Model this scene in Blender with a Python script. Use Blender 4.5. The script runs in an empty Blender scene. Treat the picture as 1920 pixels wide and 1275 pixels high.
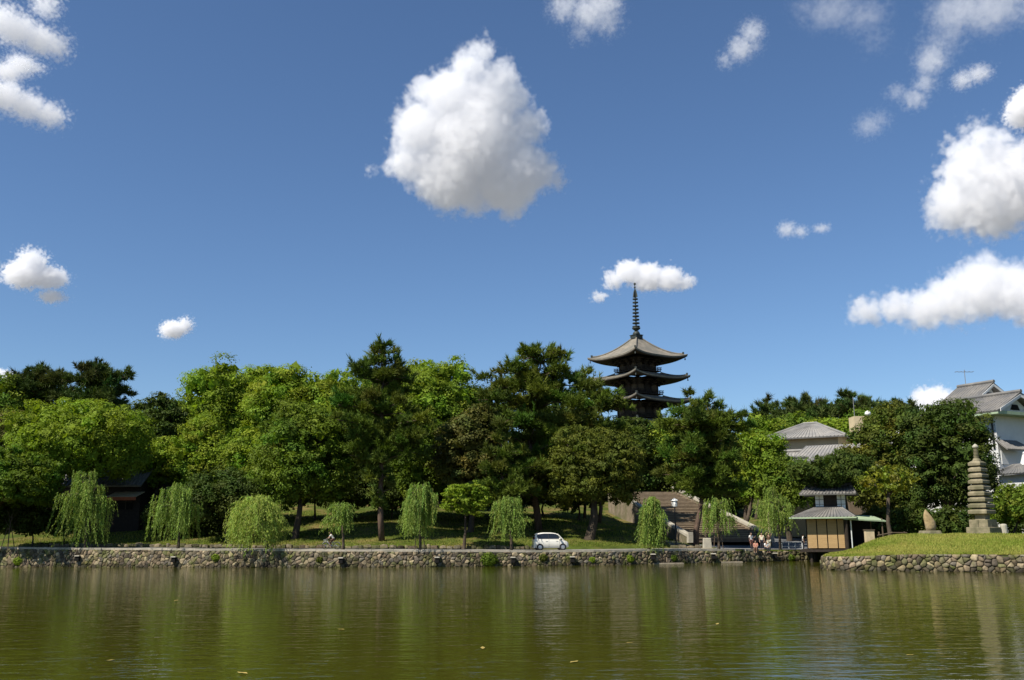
import bpy, bmesh, math, random
import numpy as np
from mathutils import Vector, Matrix

scene = bpy.context.scene
COL = scene.collection
R = math.radians

# ------------------------------------------------------------------ camera
F_PX, W_PX, H_PX = 1800.0, 1920.0, 1275.0      # focal length in pixels of a 1920 wide frame
PITCH, ROLL, EYE = R(11.3), R(0.4), 3.15
cam_data = bpy.data.cameras.new('camera')
cam_data.sensor_width = 36.0
cam_data.lens = 36.0 * F_PX / W_PX
cam_data.clip_start = 0.5
cam_data.clip_end = 20000.0
cam = bpy.data.objects.new('camera', cam_data)
COL.objects.link(cam)
cam.location = (0, 0, EYE)
CAM_ROT = Matrix.Rotation(math.pi / 2 + PITCH, 3, 'X') @ Matrix.Rotation(-ROLL, 3, 'Z')
cam.rotation_euler = CAM_ROT.to_euler()
scene.camera = cam

# ------------------------------------------------------------------ sky, sun, exposure
SUN_EL, SUN_AZ = R(50), R(180 + 53)              # compass azimuth from +Y, clockwise
world = bpy.data.worlds.new('World')
scene.world = world
world.use_nodes = True
wn = world.node_tree
wn.nodes.clear()
w_out = wn.nodes.new('ShaderNodeOutputWorld')
w_bg = wn.nodes.new('ShaderNodeBackground')
w_sky = wn.nodes.new('ShaderNodeTexSky')
w_sky.sky_type = 'NISHITA'
w_sky.sun_disc = False
w_sky.sun_elevation = SUN_EL
w_sky.sun_rotation = SUN_AZ
w_sky.altitude = 100
w_sky.air_density = 1.0
w_sky.dust_density = 0.0
w_sky.ozone_density = 7.5
w_bg.inputs['Strength'].default_value = 0.079
wn.links.new(w_sky.outputs[0], w_bg.inputs['Color'])
wn.links.new(w_bg.outputs[0], w_out.inputs['Surface'])

sun_data = bpy.data.lights.new('sun', 'SUN')
sun_data.energy = 4.9
sun_data.angle = R(0.53)
sun_data.color = (1.0, 0.94, 0.84)
sun = bpy.data.objects.new('sun', sun_data)
COL.objects.link(sun)
SUN_DIR = Vector((math.sin(SUN_AZ) * math.cos(SUN_EL), math.cos(SUN_AZ) * math.cos(SUN_EL), math.sin(SUN_EL)))
sun.rotation_euler = SUN_DIR.to_track_quat('Z', 'Y').to_euler()
sun.location = SUN_DIR * 300

scene.view_settings.view_transform = 'Standard'
scene.view_settings.look = 'None'
scene.view_settings.gamma = 1.0
scene.view_settings.use_curve_mapping = False
scene.view_settings.exposure = 0.55
cy = scene.cycles
cy.max_bounces = 20
cy.diffuse_bounces = 3
cy.glossy_bounces = 3
cy.transmission_bounces = 3
cy.transparent_max_bounces = 8
cy.volume_bounces = 18
cy.use_denoising = True
cy.caustics_reflective = False
cy.caustics_refractive = False

# ------------------------------------------------------------------ pixel <-> place helpers
def ray(px, py):
    d = CAM_ROT @ Vector(((px - W_PX / 2) / F_PX, (H_PX / 2 - py) / F_PX, -1.0))
    return d

def at_y(px, py, y):
    d = ray(px, py)
    t = y / d.y
    return Vector((d.x * t, y, EYE + d.z * t))

def at_z(px, py, z):
    d = ray(px, py)
    t = (z - EYE) / d.z
    return Vector((d.x * t, d.y * t, z))

def tag(o, label=None, cat=None, group=None, kind=None):
    if label: o['label'] = label
    if cat: o['category'] = cat
    if group: o['group'] = group
    if kind: o['kind'] = kind
    return o

def empty(name, loc=(0, 0, 0), rz=0.0):
    o = bpy.data.objects.new(name, None)
    o.empty_display_size = 0.3
    o.location = loc
    o.rotation_euler = (0, 0, rz)
    COL.objects.link(o)
    return o
# ------------------------------------------------------------------ clouds: volumes at their own distance
def cloud_material(name, k):
    m = bpy.data.materials.new(name)
    m.use_nodes = True
    nt = m.node_tree
    nt.nodes.clear()
    o = nt.nodes.new('ShaderNodeOutputMaterial')
    v = nt.nodes.new('ShaderNodeVolumePrincipled')
    a = nt.nodes.new('ShaderNodeAttribute')
    a.attribute_name = 'density'
    mu = nt.nodes.new('ShaderNodeMath')
    mu.operation = 'MULTIPLY'
    mu.inputs[1].default_value = k
    nt.links.new(a.outputs['Fac'], mu.inputs[0])
    nt.links.new(mu.outputs[0], v.inputs['Density'])
    v.inputs['Density Attribute'].default_value = ''
    v.inputs['Color'].default_value = (0.965, 0.965, 0.97, 1)
    v.inputs['Anisotropy'].default_value = 0.1
    nt.links.new(v.outputs[0], o.inputs['Volume'])
    return m

CLOUD_MATS = {}

def cloud(label, dist, blobs, res=64, dens=1.0, rough=0.36, scale=5.0, edge=2.8, seed=0.0, billow=True):
    """blobs: (px, py, radius_px [, squash]) of the photograph's frame, turned into places `dist` metres off."""
    pts = []
    u = dist / F_PX
    for b in blobs:
        d = ray(b[0], b[1]).normalized()
        c = Vector((0, 0, EYE)) + d * dist
        pts.append((c, b[2] * u, b[3] if len(b) > 3 else 1.0))
    org = sum((p[0] for p in pts), Vector()) / len(pts)
    size = max(max((p[0] - org).length + p[1] for p in pts), 1.0)
    pad = 1.35
    lo = Vector([min(p[0][i] - p[1] * pad for p in pts) for i in range(3)]) - org
    hi = Vector([max(p[0][i] + p[1] * pad for p in pts) for i in range(3)]) - org
    rmean = sum(p[1] for p in pts) / len(pts)
    ng = bpy.data.node_groups.new('cloud_field', 'GeometryNodeTree')
    ng.interface.new_socket('Geometry', in_out='INPUT', socket_type='NodeSocketGeometry')
    ng.interface.new_socket('Geometry', in_out='OUTPUT', socket_type='NodeSocketGeometry')
    N, L = ng.nodes.new, ng.links.new
    out = N('NodeGroupOutput')
    pos = N('GeometryNodeInputPosition')
    def math_(op, a, b=None, c=None):
        n = N('ShaderNodeMath')
        n.operation = op
        for i, v in enumerate((a, b, c)):
            if v is None: continue
            if isinstance(v, (int, float)): n.inputs[i].default_value = v
            else: L(v, n.inputs[i])
        return n.outputs[0]
    def vmath(op, a, b):
        n = N('ShaderNodeVectorMath')
        n.operation = op
        for i, v in enumerate((a, b)):
            if isinstance(v, (tuple, list, Vector)): n.inputs[i].default_value = v
            else: L(v, n.inputs[i])
        return n
    # domain warp for wispy edges
    w = N('ShaderNodeTexNoise'); w.noise_dimensions = '3D'
    L(vmath('ADD', pos.outputs[0], (seed * 911.0, 0, 0)).outputs[0], w.inputs['Vector'])
    w.inputs['Scale'].default_value = scale / size * 1.3
    w.inputs['Detail'].default_value = 2.0
    wv = vmath('MULTIPLY', vmath('SUBTRACT', w.outputs['Color'], (0.5, 0.5, 0.5)).outputs[0], (rmean * 0.55,) * 3)
    p2 = vmath('ADD', pos.outputs[0], wv.outputs[0]).outputs[0]
    dmin = None
    for c, r, sq in pts:
        q = vmath('SUBTRACT', p2, tuple(c - org)).outputs[0]
        q = vmath('MULTIPLY', q, (1 / r, 1 / r, 1 / (r * sq))).outputs[0]
        d = vmath('LENGTH', q, (0, 0, 0)).outputs['Value']
        d = math_('MULTIPLY', math_('SUBTRACT', d, 1.0), r / rmean)
        dmin = d if dmin is None else math_('SMOOTH_MIN', dmin, d, 0.25)
    def noise(sc, off, det, rgh, dist=0.0):
        n = N('ShaderNodeTexNoise'); n.noise_dimensions = '3D'
        L(vmath('ADD', pos.outputs[0], off).outputs[0], n.inputs['Vector'])
        n.inputs['Scale'].default_value = sc
        n.inputs['Detail'].default_value = det
        n.inputs['Roughness'].default_value = rgh
        n.inputs['Distortion'].default_value = dist
        return n.outputs[0]
    if billow:
        # rounded bumps with sharp creases between them, at three sizes
        nb = None
        for sc, amp, off in ((1.0, 1.0, 0.0), (2.3, 0.62, 40.0), (5.2, 0.22, 90.0)):
            a = noise(scale / size * sc, (seed * 517.0 + off, 31.0, off), 1.0, 0.5)
            a = math_('ABSOLUTE', math_('SUBTRACT', math_('MULTIPLY', a, 2.0), 1.0))
            a = math_('MULTIPLY', math_('SUBTRACT', a, 0.22), 2.4 * rough * amp)
            nb = a if nb is None else math_('ADD', nb, a)
        nb = math_('ADD', nb, math_('MULTIPLY', math_('SUBTRACT', noise(scale / size * 2.0, (seed * 77.0, 0, 19.0), 4.0, 0.62, 0.8), 0.5), 1.4 * rough))
    else:
        nb = math_('MULTIPLY', math_('SUBTRACT', noise(scale / size, (seed * 517.0, 31.0, 0), 7.0, 0.62), 0.5), 4.0 * rough)
        nb = math_('ADD', nb, math_('MULTIPLY', math_('SUBTRACT', noise(scale / size * 3.1, (seed * 77.0, 0, 19.0), 5.0, 0.7, 0.9), 0.57), 3.4 * rough))
    f = math_('SUBTRACT', nb, dmin)
    f = math_('MULTIPLY', f, edge)
    f = math_('MINIMUM', math_('MAXIMUM', f, 0.0), 1.0)
    vc = N('GeometryNodeVolumeCube')
    L(f, vc.inputs['Density'])
    vc.inputs['Min'].default_value = lo
    vc.inputs['Max'].default_value = hi
    ext = hi - lo
    m = max(ext)
    for k, a in enumerate(('X', 'Y', 'Z')):
        vc.inputs['Resolution ' + a].default_value = max(12, int(res * ext[k] / m))
    key = round(dens / size, 6)
    if key not in CLOUD_MATS: CLOUD_MATS[key] = cloud_material('cloud_vapour', 9.5 * dens / size)
    sm = N('GeometryNodeSetMaterial')
    sm.inputs['Material'].default_value = CLOUD_MATS[key]
    L(vc.outputs[0], sm.inputs['Geometry'])
    L(sm.outputs[0], out.inputs[0])
    me = bpy.data.volumes.new('cloud')
    me.materials.append(CLOUD_MATS[key])
    o = bpy.data.objects.new('cloud', me)
    o.location = org
    COL.objects.link(o)
    md = o.modifiers.new('field', 'NODES')
    md.node_group = ng
    tag(o, label, 'cloud', 'fair weather clouds')
    return o

cloud('big bright cumulus cloud high above the middle of the treeline', 2600,
      [(903, 98, 30), (880, 128, 42), (938, 148, 42), (800, 172, 36), (768, 190, 22), (845, 185, 60), (915, 200, 66), (968, 188, 36), (790, 245, 58), (890, 262, 95), (985, 240, 44), (765, 305, 44),
       (845, 320, 80), (950, 322, 80), (1010, 322, 44), (1042, 335, 26), (735, 318, 20), (700, 321, 12), (830, 374, 32), (890, 376, 36), (962, 386, 34)],
      res=200, rough=0.30, scale=7.5, edge=3.0, seed=1)
cloud('flat white cloud directly behind the tip of the pagoda spire', 4200,
      [(1180, 510, 32, .8), (1215, 520, 36, .8), (1255, 523, 32, .8), (1284, 530, 22, .7), (1150, 525, 22), (1122, 556, 17, .6)], res=120, seed=2, scale=7, rough=.4, edge=4)
cloud('tall white cloud cut by the right edge of the picture', 2700,
      [(1835, 262, 36), (1805, 285, 34), (1870, 285, 40), (1830, 330, 62), (1800, 380, 58), (1860, 375, 70), (1920, 350, 70), (1770, 400, 34), (1960, 330, 80), (1880, 410, 36)],
      res=140, seed=3, scale=7)
cloud('long low white cloud sloping up above the pale inn roof', 3600,
      [(1625, 582, 36, .8), (1680, 575, 40, .8), (1740, 578, 48, .8), (1790, 560, 50), (1845, 540, 60), (1900, 545, 55), (1860, 510, 34), (1955, 560, 60), (1725, 600, 26)],
      res=150, seed=4, scale=8)
cloud('small white cloud with ragged right side low above the leftmost pines', 3600,
      [(60, 495, 28), (45, 515, 36, .7), (90, 520, 34, .6), (98, 556, 24, .5), (28, 515, 22, .6)], res=100, seed=5, scale=7, rough=.5, edge=3.0)
cloud('tiny white puff of cloud above the light green trees', 4200, [(325, 618, 24, .7), (347, 610, 15), (310, 620, 12)], res=72, seed=6, scale=6, rough=.6, edge=2.5, dens=.8)
cloud('white cloud bank in the top left corner, upper streak', 2400,
      [(85, 10, 26), (30, 55, 40, .7), (75, 75, 38, .7), (105, 85, 26), (5, 40, 34)], res=96, seed=7, scale=8, dens=.5, rough=.6, edge=2.2)
cloud('thin white cloud between the two streaks at the left edge', 2500, [(40, 122, 30, .6), (15, 135, 28, .6), (65, 128, 18, .6)], res=72, seed=8, scale=7, dens=.4, rough=.6, edge=2.0)
cloud('white cloud streak sloping down beneath the top left cloud bank', 2600,
      [(10, 180, 40, .7), (50, 200, 36, .7), (90, 215, 32, .7), (-30, 175, 40)], res=96, seed=9, scale=8, dens=.6, rough=.55, edge=2.5)
cloud('torn white cloud at the top edge above the pagoda', 2400,
      [(1060, 10, 34), (1105, 22, 40), (1140, 40, 30), (1090, 60, 22), (1130, 5, 40)], res=72, seed=10, billow=False, scale=8, dens=.2, rough=.75, edge=1.6)
cloud('thin slanting wisp of cloud right of the torn cloud', 2500,
      [(1410, 60, 26), (1390, 90, 28), (1362, 112, 18), (1415, 85, 18)], res=56, seed=11, billow=False, scale=7, dens=.17, rough=.75, edge=1.4)
cloud('little ragged cloud alone in the blue right of the spire', 3600,
      [(1475, 430, 20, .8), (1500, 434, 18, .6), (1540, 428, 18, .5)], res=48, seed=12, billow=False, scale=7, dens=.26, rough=.7, edge=1.6)
cloud('broad thin cloud veil in the top right corner', 2300,
      [(1800, 20, 60, .6), (1860, 15, 60, .7), (1760, 85, 34), (1780, 60, 36), (1910, 5, 40)], res=80, seed=13, billow=False, scale=8, dens=.15, rough=.75, edge=1.4)
cloud('hook shaped wisp of cloud hanging below the corner veil', 2500,
      [(1745, 115, 30), (1735, 155, 24), (1715, 185, 26, .8), (1680, 172, 20, .7)], res=56, seed=14, billow=False, scale=7, dens=.18, rough=.7, edge=1.5)
cloud('small oval wisp of cloud beside the hook shaped wisp', 2500, [(1805, 150, 22, .8), (1835, 138, 24, .7)], res=48, seed=15, billow=False, scale=6, dens=.2, rough=.65, edge=1.6)
cloud('faint wide wisp along the top edge between torn cloud and veil', 2300,
      [(1560, 20, 60, .5), (1620, 30, 50, .6), (1510, 12, 30), (1640, 70, 30)], res=64, seed=16, billow=False, scale=8, dens=.07, rough=.8, edge=1.2)
cloud('faint smudge of cloud under the hook shaped wisp', 2600, [(1630, 235, 30, .8), (1650, 225, 22)], res=48, seed=17, billow=False, scale=6, dens=.06, rough=.8, edge=1.2)
cloud('white puff at the right edge above the tall cloud', 2600, [(1918, 210, 30), (1935, 195, 34)], res=48, seed=18, scale=5)
cloud('grey white cloud low behind the far pines beside the hotel roof', 4500, [(1735, 755, 28), (1760, 760, 34), (1790, 770, 34)], res=48, seed=19, scale=5)
cloud('white cloud scrap peeping over the trees at the left edge', 4500, [(12, 708, 18, .7), (-10, 708, 24, .7)], res=40, seed=20, scale=5)
# ------------------------------------------------------------------ materials
def nodes_of(name):
    m = bpy.data.materials.new(name)
    m.use_nodes = True
    nt = m.node_tree
    b = nt.nodes['Principled BSDF']
    return m, nt, b

def mat(name, col, rough=0.8, spec=0.3, var=0.25, scale=1.5, col2=None, bump=0.0, bscale=None, metal=0.0, tint=False, coat=0.0, stretch=(1, 1, 1), c2amt=(0.42, 0.62)):
    """Plain surface with large and small colour variation, optional second colour in patches, relief and a per piece tint."""
    m, nt, b = nodes_of(name)
    N, L = nt.nodes.new, nt.links.new
    geo = N('ShaderNodeNewGeometry')
    mp = N('ShaderNodeMapping')
    mp.inputs['Scale'].default_value = stretch
    L(geo.outputs['Position'], mp.inputs['Vector'])
    n1 = N('ShaderNodeTexNoise')
    n1.inputs['Scale'].default_value = scale
    n1.inputs['Detail'].default_value = 6
    n1.inputs['Roughness'].default_value = 0.65
    L(mp.outputs[0], n1.inputs['Vector'])
    ramp = N('ShaderNodeValToRGB')
    e = ramp.color_ramp.elements
    lo = [c * (1 - var) for c in col]
    hi = [min(1, c * (1 + var)) for c in col]
    e[0].position, e[0].color = 0.3, (*lo, 1)
    e[1].position, e[1].color = 0.7, (*hi, 1)
    L(n1.outputs['Fac'], ramp.inputs['Fac'])
    c = ramp.outputs['Color']
    if col2:
        n2 = N('ShaderNodeTexNoise')
        n2.inputs['Scale'].default_value = scale * 0.37
        n2.inputs['Detail'].default_value = 5
        L(mp.outputs[0], n2.inputs['Vector'])
        r2 = N('ShaderNodeValToRGB')
        r2.color_ramp.elements[0].position, r2.color_ramp.elements[1].position = c2amt
        L(n2.outputs['Fac'], r2.inputs['Fac'])
        mx = N('ShaderNodeMix'); mx.data_type = 'RGBA'
        L(r2.outputs['Color'], mx.inputs['Factor'])
        L(c, mx.inputs[6])
        mx.inputs[7].default_value = (*col2, 1)
        c = mx.outputs[2]
    if tint:
        at = N('ShaderNodeAttribute'); at.attribute_name = 'tint'
        mx = N('ShaderNodeMix'); mx.data_type = 'RGBA'; mx.blend_type = 'MULTIPLY'
        mx.inputs['Factor'].default_value = 1.0
        L(c, mx.inputs[6]); L(at.outputs['Color'], mx.inputs[7])
        c = mx.outputs[2]
    L(c, b.inputs['Base Color'])
    b.inputs['Roughness'].default_value = rough
    b.inputs['Specular IOR Level'].default_value = spec
    b.inputs['Metallic'].default_value = metal
    b.inputs['Coat Weight'].default_value = coat
    if bump:
        n3 = N('ShaderNodeTexNoise')
        n3.inputs['Scale'].default_value = bscale or scale * 4
        n3.inputs['Detail'].default_value = 5
        L(mp.outputs[0], n3.inputs['Vector'])
        bp = N('ShaderNodeBump')
        bp.inputs['Strength'].default_value = min(1.0, bump)
        bp.inputs['Distance'].default_value = 0.05
        L(n3.outputs['Fac'], bp.inputs['Height'])
        L(bp.outputs[0], b.inputs['Normal'])
    return m

def leaf_mat(name, col, trans=0.3, rough=0.5, spec=0.25):
    """Leaves: the tint attribute carries each clump's own colour; part of the light passes through."""
    m, nt, b = nodes_of(name)
    N, L = nt.nodes.new, nt.links.new
    at = N('ShaderNodeAttribute'); at.attribute_name = 'tint'
    mx = N('ShaderNodeMix'); mx.data_type = 'RGBA'; mx.blend_type = 'MULTIPLY'
    mx.inputs['Factor'].default_value = 1.0
    mx.inputs[6].default_value = (*col, 1)
    L(at.outputs['Color'], mx.inputs[7])
    L(mx.outputs[2], b.inputs['Base Color'])
    b.inputs['Roughness'].default_value = rough
    b.inputs['Specular IOR Level'].default_value = spec
    tr = N('ShaderNodeBsdfTranslucent')
    g = N('ShaderNodeMix'); g.data_type = 'RGBA'; g.blend_type = 'MULTIPLY'
    g.inputs['Factor'].default_value = 1.0
    L(mx.outputs[2], g.inputs[6])
    g.inputs[7].default_value = (1.25, 1.3, 0.6, 1)
    L(g.outputs[2], tr.inputs['Color'])
    ms = N('ShaderNodeMixShader')
    ms.inputs[0].default_value = trans
    L(b.outputs[0], ms.inputs[1]); L(tr.outputs[0], ms.inputs[2])
    L(ms.outputs[0], nt.nodes['Material Output'].inputs['Surface'])
    return m

M = {}
M['stone'] = mat('rubble_stone', (0.265, 0.225, 0.160), 0.9, 0.2, 0.45, 3.0, tint=True, bump=0.8, bscale=9, col2=(0.16, 0.165, 0.06), c2amt=(0.5, 0.68))
M['stone_core'] = mat('earth_joint', (0.085, 0.07, 0.045), 1.0, 0.1, 0.3, 4, col2=(0.06, 0.085, 0.02))
M['coping'] = mat('coping_granite', (0.42, 0.37, 0.29), 0.85, 0.25, 0.2, 2.5, bump=0.3, bscale=20, col2=(0.28, 0.26, 0.2))
M['granite'] = mat('weathered_granite', (0.245, 0.21, 0.135), 0.9, 0.2, 0.3, 2.2, bump=0.5, bscale=10, col2=(0.13, 0.12, 0.07), c2amt=(0.42, 0.60))
M['granite_pale'] = mat('pale_granite', (0.38, 0.35, 0.28), 0.85, 0.25, 0.2, 2.5, bump=0.3, bscale=14)
M['asphalt'] = mat('road_asphalt', (0.20, 0.195, 0.18), 0.9, 0.2, 0.15, 0.8, bump=0.2, bscale=30, col2=(0.27, 0.25, 0.22))
M['asphalt_dark'] = mat('plaza_asphalt', (0.16, 0.165, 0.17), 0.9, 0.2, 0.12, 0.5, bump=0.2, bscale=30)
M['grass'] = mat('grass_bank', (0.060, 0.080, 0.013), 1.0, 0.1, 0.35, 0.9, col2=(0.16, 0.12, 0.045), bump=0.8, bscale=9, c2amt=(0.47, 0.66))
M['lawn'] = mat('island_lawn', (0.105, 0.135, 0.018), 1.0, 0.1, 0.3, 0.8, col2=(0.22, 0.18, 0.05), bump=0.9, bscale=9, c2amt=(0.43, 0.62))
M['earth'] = mat('far_earth', (0.20, 0.195, 0.18), 1.0, 0.1, 0.3, 0.05)
M['bark'] = mat('bark', (0.075, 0.058, 0.042), 0.95, 0.15, 0.4, 4.0, bump=0.9, bscale=9, stretch=(1, 1, 0.3))
M['bark_pine'] = mat('pine_bark', (0.11, 0.075, 0.055), 0.95, 0.15, 0.45, 5.0, bump=0.9, bscale=8, stretch=(1, 1, 0.4))
M['wood_dark'] = mat('dark_timber', (0.032, 0.024, 0.018), 0.8, 0.25, 0.35, 3, bump=0.2)
M['wood'] = mat('weathered_timber', (0.10, 0.075, 0.05), 0.85, 0.2, 0.3, 4, bump=0.4, stretch=(1, 1, 0.2))
M['tile'] = mat('grey_roof_tile', (0.19, 0.178, 0.16), 0.75, 0.3, 0.22, 1.2, bump=0.3, bscale=6, col2=(0.13, 0.128, 0.125))
M['tile_old'] = mat('old_temple_tile', (0.215, 0.19, 0.15), 0.85, 0.2, 0.3, 0.9, col2=(0.16, 0.15, 0.125), bump=0.4, bscale=5)
M['tile_pale'] = mat('pale_roof_tile', (0.27, 0.255, 0.23), 0.75, 0.3, 0.2, 1.2, bump=0.3, bscale=6, col2=(0.21, 0.205, 0.195))
M['copper'] = mat('verdigris_copper', (0.30, 0.38, 0.24), 0.7, 0.35, 0.15, 1.5)
M['bronze'] = mat('aged_bronze', (0.036, 0.044, 0.038), 0.6, 0.4, 0.35, 3, metal=0.3)
M['plaster'] = mat('white_plaster', (0.60, 0.60, 0.58), 0.85, 0.25, 0.07, 0.6)
M['plaster_warm'] = mat('beige_plaster', (0.52, 0.42, 0.26), 0.85, 0.2, 0.1, 0.7)
M['reed'] = mat('reed_blind', (0.44, 0.29, 0.135), 0.9, 0.15, 0.16, 6, bump=0.35, bscale=40, stretch=(0.15, 0.15, 4))
M['paper'] = mat('shoji_paper', (0.72, 0.72, 0.68), 0.9, 0.2, 0.05, 1)
M['dark'] = mat('dark_interior', (0.015, 0.014, 0.013), 0.9, 0.1, 0.1, 1)
M['iron'] = mat('black_iron', (0.02, 0.02, 0.022), 0.55, 0.4, 0.2, 4)
M['iron_brown'] = mat('brown_painted_iron', (0.09, 0.05, 0.035), 0.55, 0.4, 0.2, 4)
M['milk'] = mat('milk_glass', (0.75, 0.74, 0.70), 0.35, 0.5, 0.03, 1)
M['white_metal'] = mat('white_painted_metal', (0.66, 0.67, 0.66), 0.5, 0.4, 0.06, 2)
M['lead'] = mat('grey_metal', (0.22, 0.22, 0.22), 0.5, 0.5, 0.15, 2, metal=0.3)
M['awning'] = mat('rust_awning', (0.36, 0.11, 0.05), 0.9, 0.15, 0.25, 3)
M['tan_board'] = mat('tan_board', (0.48, 0.38, 0.24), 0.85, 0.2, 0.15, 3)

# ------------------------------------------------------------------ mesh helpers
class MB:
    """Collects boxes, bars, tubes and lathes; build() links them as one mesh object."""
    def __init__(s): s.v, s.f = [], []
    def add(s, vs, fs):
        k = len(s.v)
        s.v.extend([tuple(p) for p in vs])
        s.f.extend([tuple(i + k for i in f) for f in fs])
        return s
    def box(s, c, d, rz=0.0, rot=None, taper=1.0):
        x, y, z = d[0] / 2, d[1] / 2, d[2] / 2
        vs = [(-x, -y, -z), (x, -y, -z), (x, y, -z), (-x, y, -z), (-x * taper, -y * taper, z), (x * taper, -y * taper, z), (x * taper, y * taper, z), (-x * taper, y * taper, z)]
        r = rot or Matrix.Rotation(rz, 3, 'Z')
        vs = [r @ Vector(p) + Vector(c) for p in vs]
        return s.add(vs, [(0, 3, 2, 1), (4, 5, 6, 7), (0, 1, 5, 4), (1, 2, 6, 5), (2, 3, 7, 6), (3, 0, 4, 7)])
    def prism(s, poly, a, b):
        """poly: 3D points of one face; swept from offset a to offset b (vectors)."""
        n = len(poly)
        a, b = Vector(a), Vector(b)
        vs = [Vector(p) + a for p in poly] + [Vector(p) + b for p in poly]
        fs = [tuple(range(n - 1, -1, -1)), tuple(range(n, 2 * n))] + [(i, (i + 1) % n, n + (i + 1) % n, n + i) for i in range(n)]
        return s.add(vs, fs)
    def tube(s, pts, rad, n=6, cap=True):
        pts = [Vector(p) for p in pts]
        if isinstance(rad, (int, float)): rad = [rad] * len(pts)
        vs, fs = [], []
        up = None
        for i, p in enumerate(pts):
            t = (pts[min(i + 1, len(pts) - 1)] - pts[max(i - 1, 0)]).normalized()
            if up is None:
                up = Vector((1, 0, 0)) if abs(t.x) < 0.9 else Vector((0, 1, 0))
            u = (up - t * up.dot(t))
            if u.length < 1e-4: u = t.orthogonal()
            u.normalize(); up = u
            w = t.cross(u)
            for k in range(n):
                a = 2 * math.pi * k / n
                vs.append(p + (u * math.cos(a) + w * math.sin(a)) * rad[i])
        for i in range(len(pts) - 1):
            for k in range(n):
                a, b = i * n + k, i * n + (k + 1) % n
                fs.append((a, b, b + n, a + n))
        if cap:
            fs.append(tuple(range(n - 1, -1, -1)))
            fs.append(tuple(range((len(pts) - 1) * n, len(pts) * n)))
        return s.add(vs, fs)
    def lathe(s, prof, c=(0, 0, 0), n=12, phase=0.0, scale=(1, 1)):
        vs, fs = [], []
        for r, z in prof:
            for k in range(n):
                a = 2 * math.pi * k / n + phase
                vs.append((c[0] + r * math.cos(a) * scale[0], c[1] + r * math.sin(a) * scale[1], c[2] + z))
        for i in range(len(prof) - 1):
            for k in range(n):
                a, b = i * n + k, i * n + (k + 1) % n
                fs.append((a, b, b + n, a + n))
        fs.append(tuple(range(n - 1, -1, -1)))
        fs.append(tuple(range((len(prof) - 1) * n, len(prof) * n)))
        return s.add(vs, fs)
    def mesh(s, name, m, smooth=False):
        me = bpy.data.meshes.new(name)
        me.from_pydata(s.v, [], s.f)
        me.materials.append(M[m] if isinstance(m, str) else m)
        if smooth:
            me.polygons.foreach_set('use_smooth', [True] * len(me.polygons))
        me.update()
        return me
    def build(s, name, m, parent=None, smooth=False, loc=None, bevel=0.0):
        o = bpy.data.objects.new(name, s.mesh(name, m, smooth))
        COL.objects.link(o)
        if parent is not None: o.parent = parent
        if loc is not None: o.location = loc
        if bevel:
            bv = o.modifiers.new('bevel', 'BEVEL')
            bv.width = bevel; bv.segments = 2; bv.limit_method = 'ANGLE'
        return o

def array_mesh(name, V, Fq, m, tint=None, smooth=False):
    """V (n,3) float array, Fq (m,k) int array."""
    me = bpy.data.meshes.new(name)
    nv, nf, k = len(V), len(Fq), Fq.shape[1]
    me.vertices.add(nv)
    me.vertices.foreach_set('co', np.ascontiguousarray(V, dtype=np.float32).ravel())
    me.loops.add(nf * k)
    me.loops.foreach_set('vertex_index', np.ascontiguousarray(Fq, dtype=np.int32).ravel())
    me.polygons.add(nf)
    me.polygons.foreach_set('loop_start', np.arange(0, nf * k, k, dtype=np.int32))
    if smooth:
        me.polygons.foreach_set('use_smooth', np.ones(nf, dtype=bool))
    if tint is not None:
        a = me.attributes.new('tint', 'FLOAT_COLOR', 'POINT')
        t = np.ones((nv, 4), dtype=np.float32)
        t[:, :3] = tint
        a.data.foreach_set('color', t.ravel())
    me.materials.append(m)
    me.update(calc_edges=True)
    me.validate()
    return me

def link(name, me, parent=None, loc=None):
    o = bpy.data.objects.new(name, me)
    COL.objects.link(o)
    if parent is not None: o.parent = parent
    if loc is not None: o.location = loc
    return o

def sstep(a, b, x):
    t = np.clip((np.asarray(x, dtype=float) - a) / (b - a), 0, 1)
    return t * t * (3 - 2 * t)

# ------------------------------------------------------------------ shoreline and terrain
SHORE_PX = [(-160, 1063, 1026), (0, 1063, 1027), (200, 1063.5, 1028.5), (420, 1064, 1030), (640, 1064, 1031.5), (820, 1063, 1032),
            (1000, 1061, 1033), (1130, 1059.5, 1032), (1250, 1057, 1030.5), (1370, 1054.5, 1030.3), (1530, 1050.5, 1031.5)]
_sh = [(at_z(a, b, 0.0), a, c) for a, b, c in SHORE_PX]
SHX = [p.x for p, a, c in _sh]
SHY = [p.y for p, a, c in _sh]
SHZ = [at_y(a, c, p.y).z for p, a, c in _sh]
SHX = [-160, -110] + SHX + [40, 60, 110, 200]
SHY = [SHY[0] - 4, SHY[0] - 1] + SHY + [101, 92, 86, 80]
SHZ = [SHZ[0], SHZ[0]] + SHZ + [1.3, 1.5, 1.7, 1.8]

def shore_y(x): return np.interp(x, SHX, SHY)
def shore_z(x): return np.interp(x, SHX, SHZ)

# the wide stair up the hill: foot and head of its left edge, and its width
ST_A, ST_B, ST_W = Vector((at_y(1296, 1011, 112).x, 112, 2.1)), Vector((at_y(1146, 925, 142).x, 142, 8.7)), 9.4
_sd = Vector((ST_B.x - ST_A.x, ST_B.y - ST_A.y, 0)); ST_L = _sd.length; ST_D = _sd / ST_L
ST_N = Vector((ST_D.y, -ST_D.x, 0))                # to the right of the climb

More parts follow.
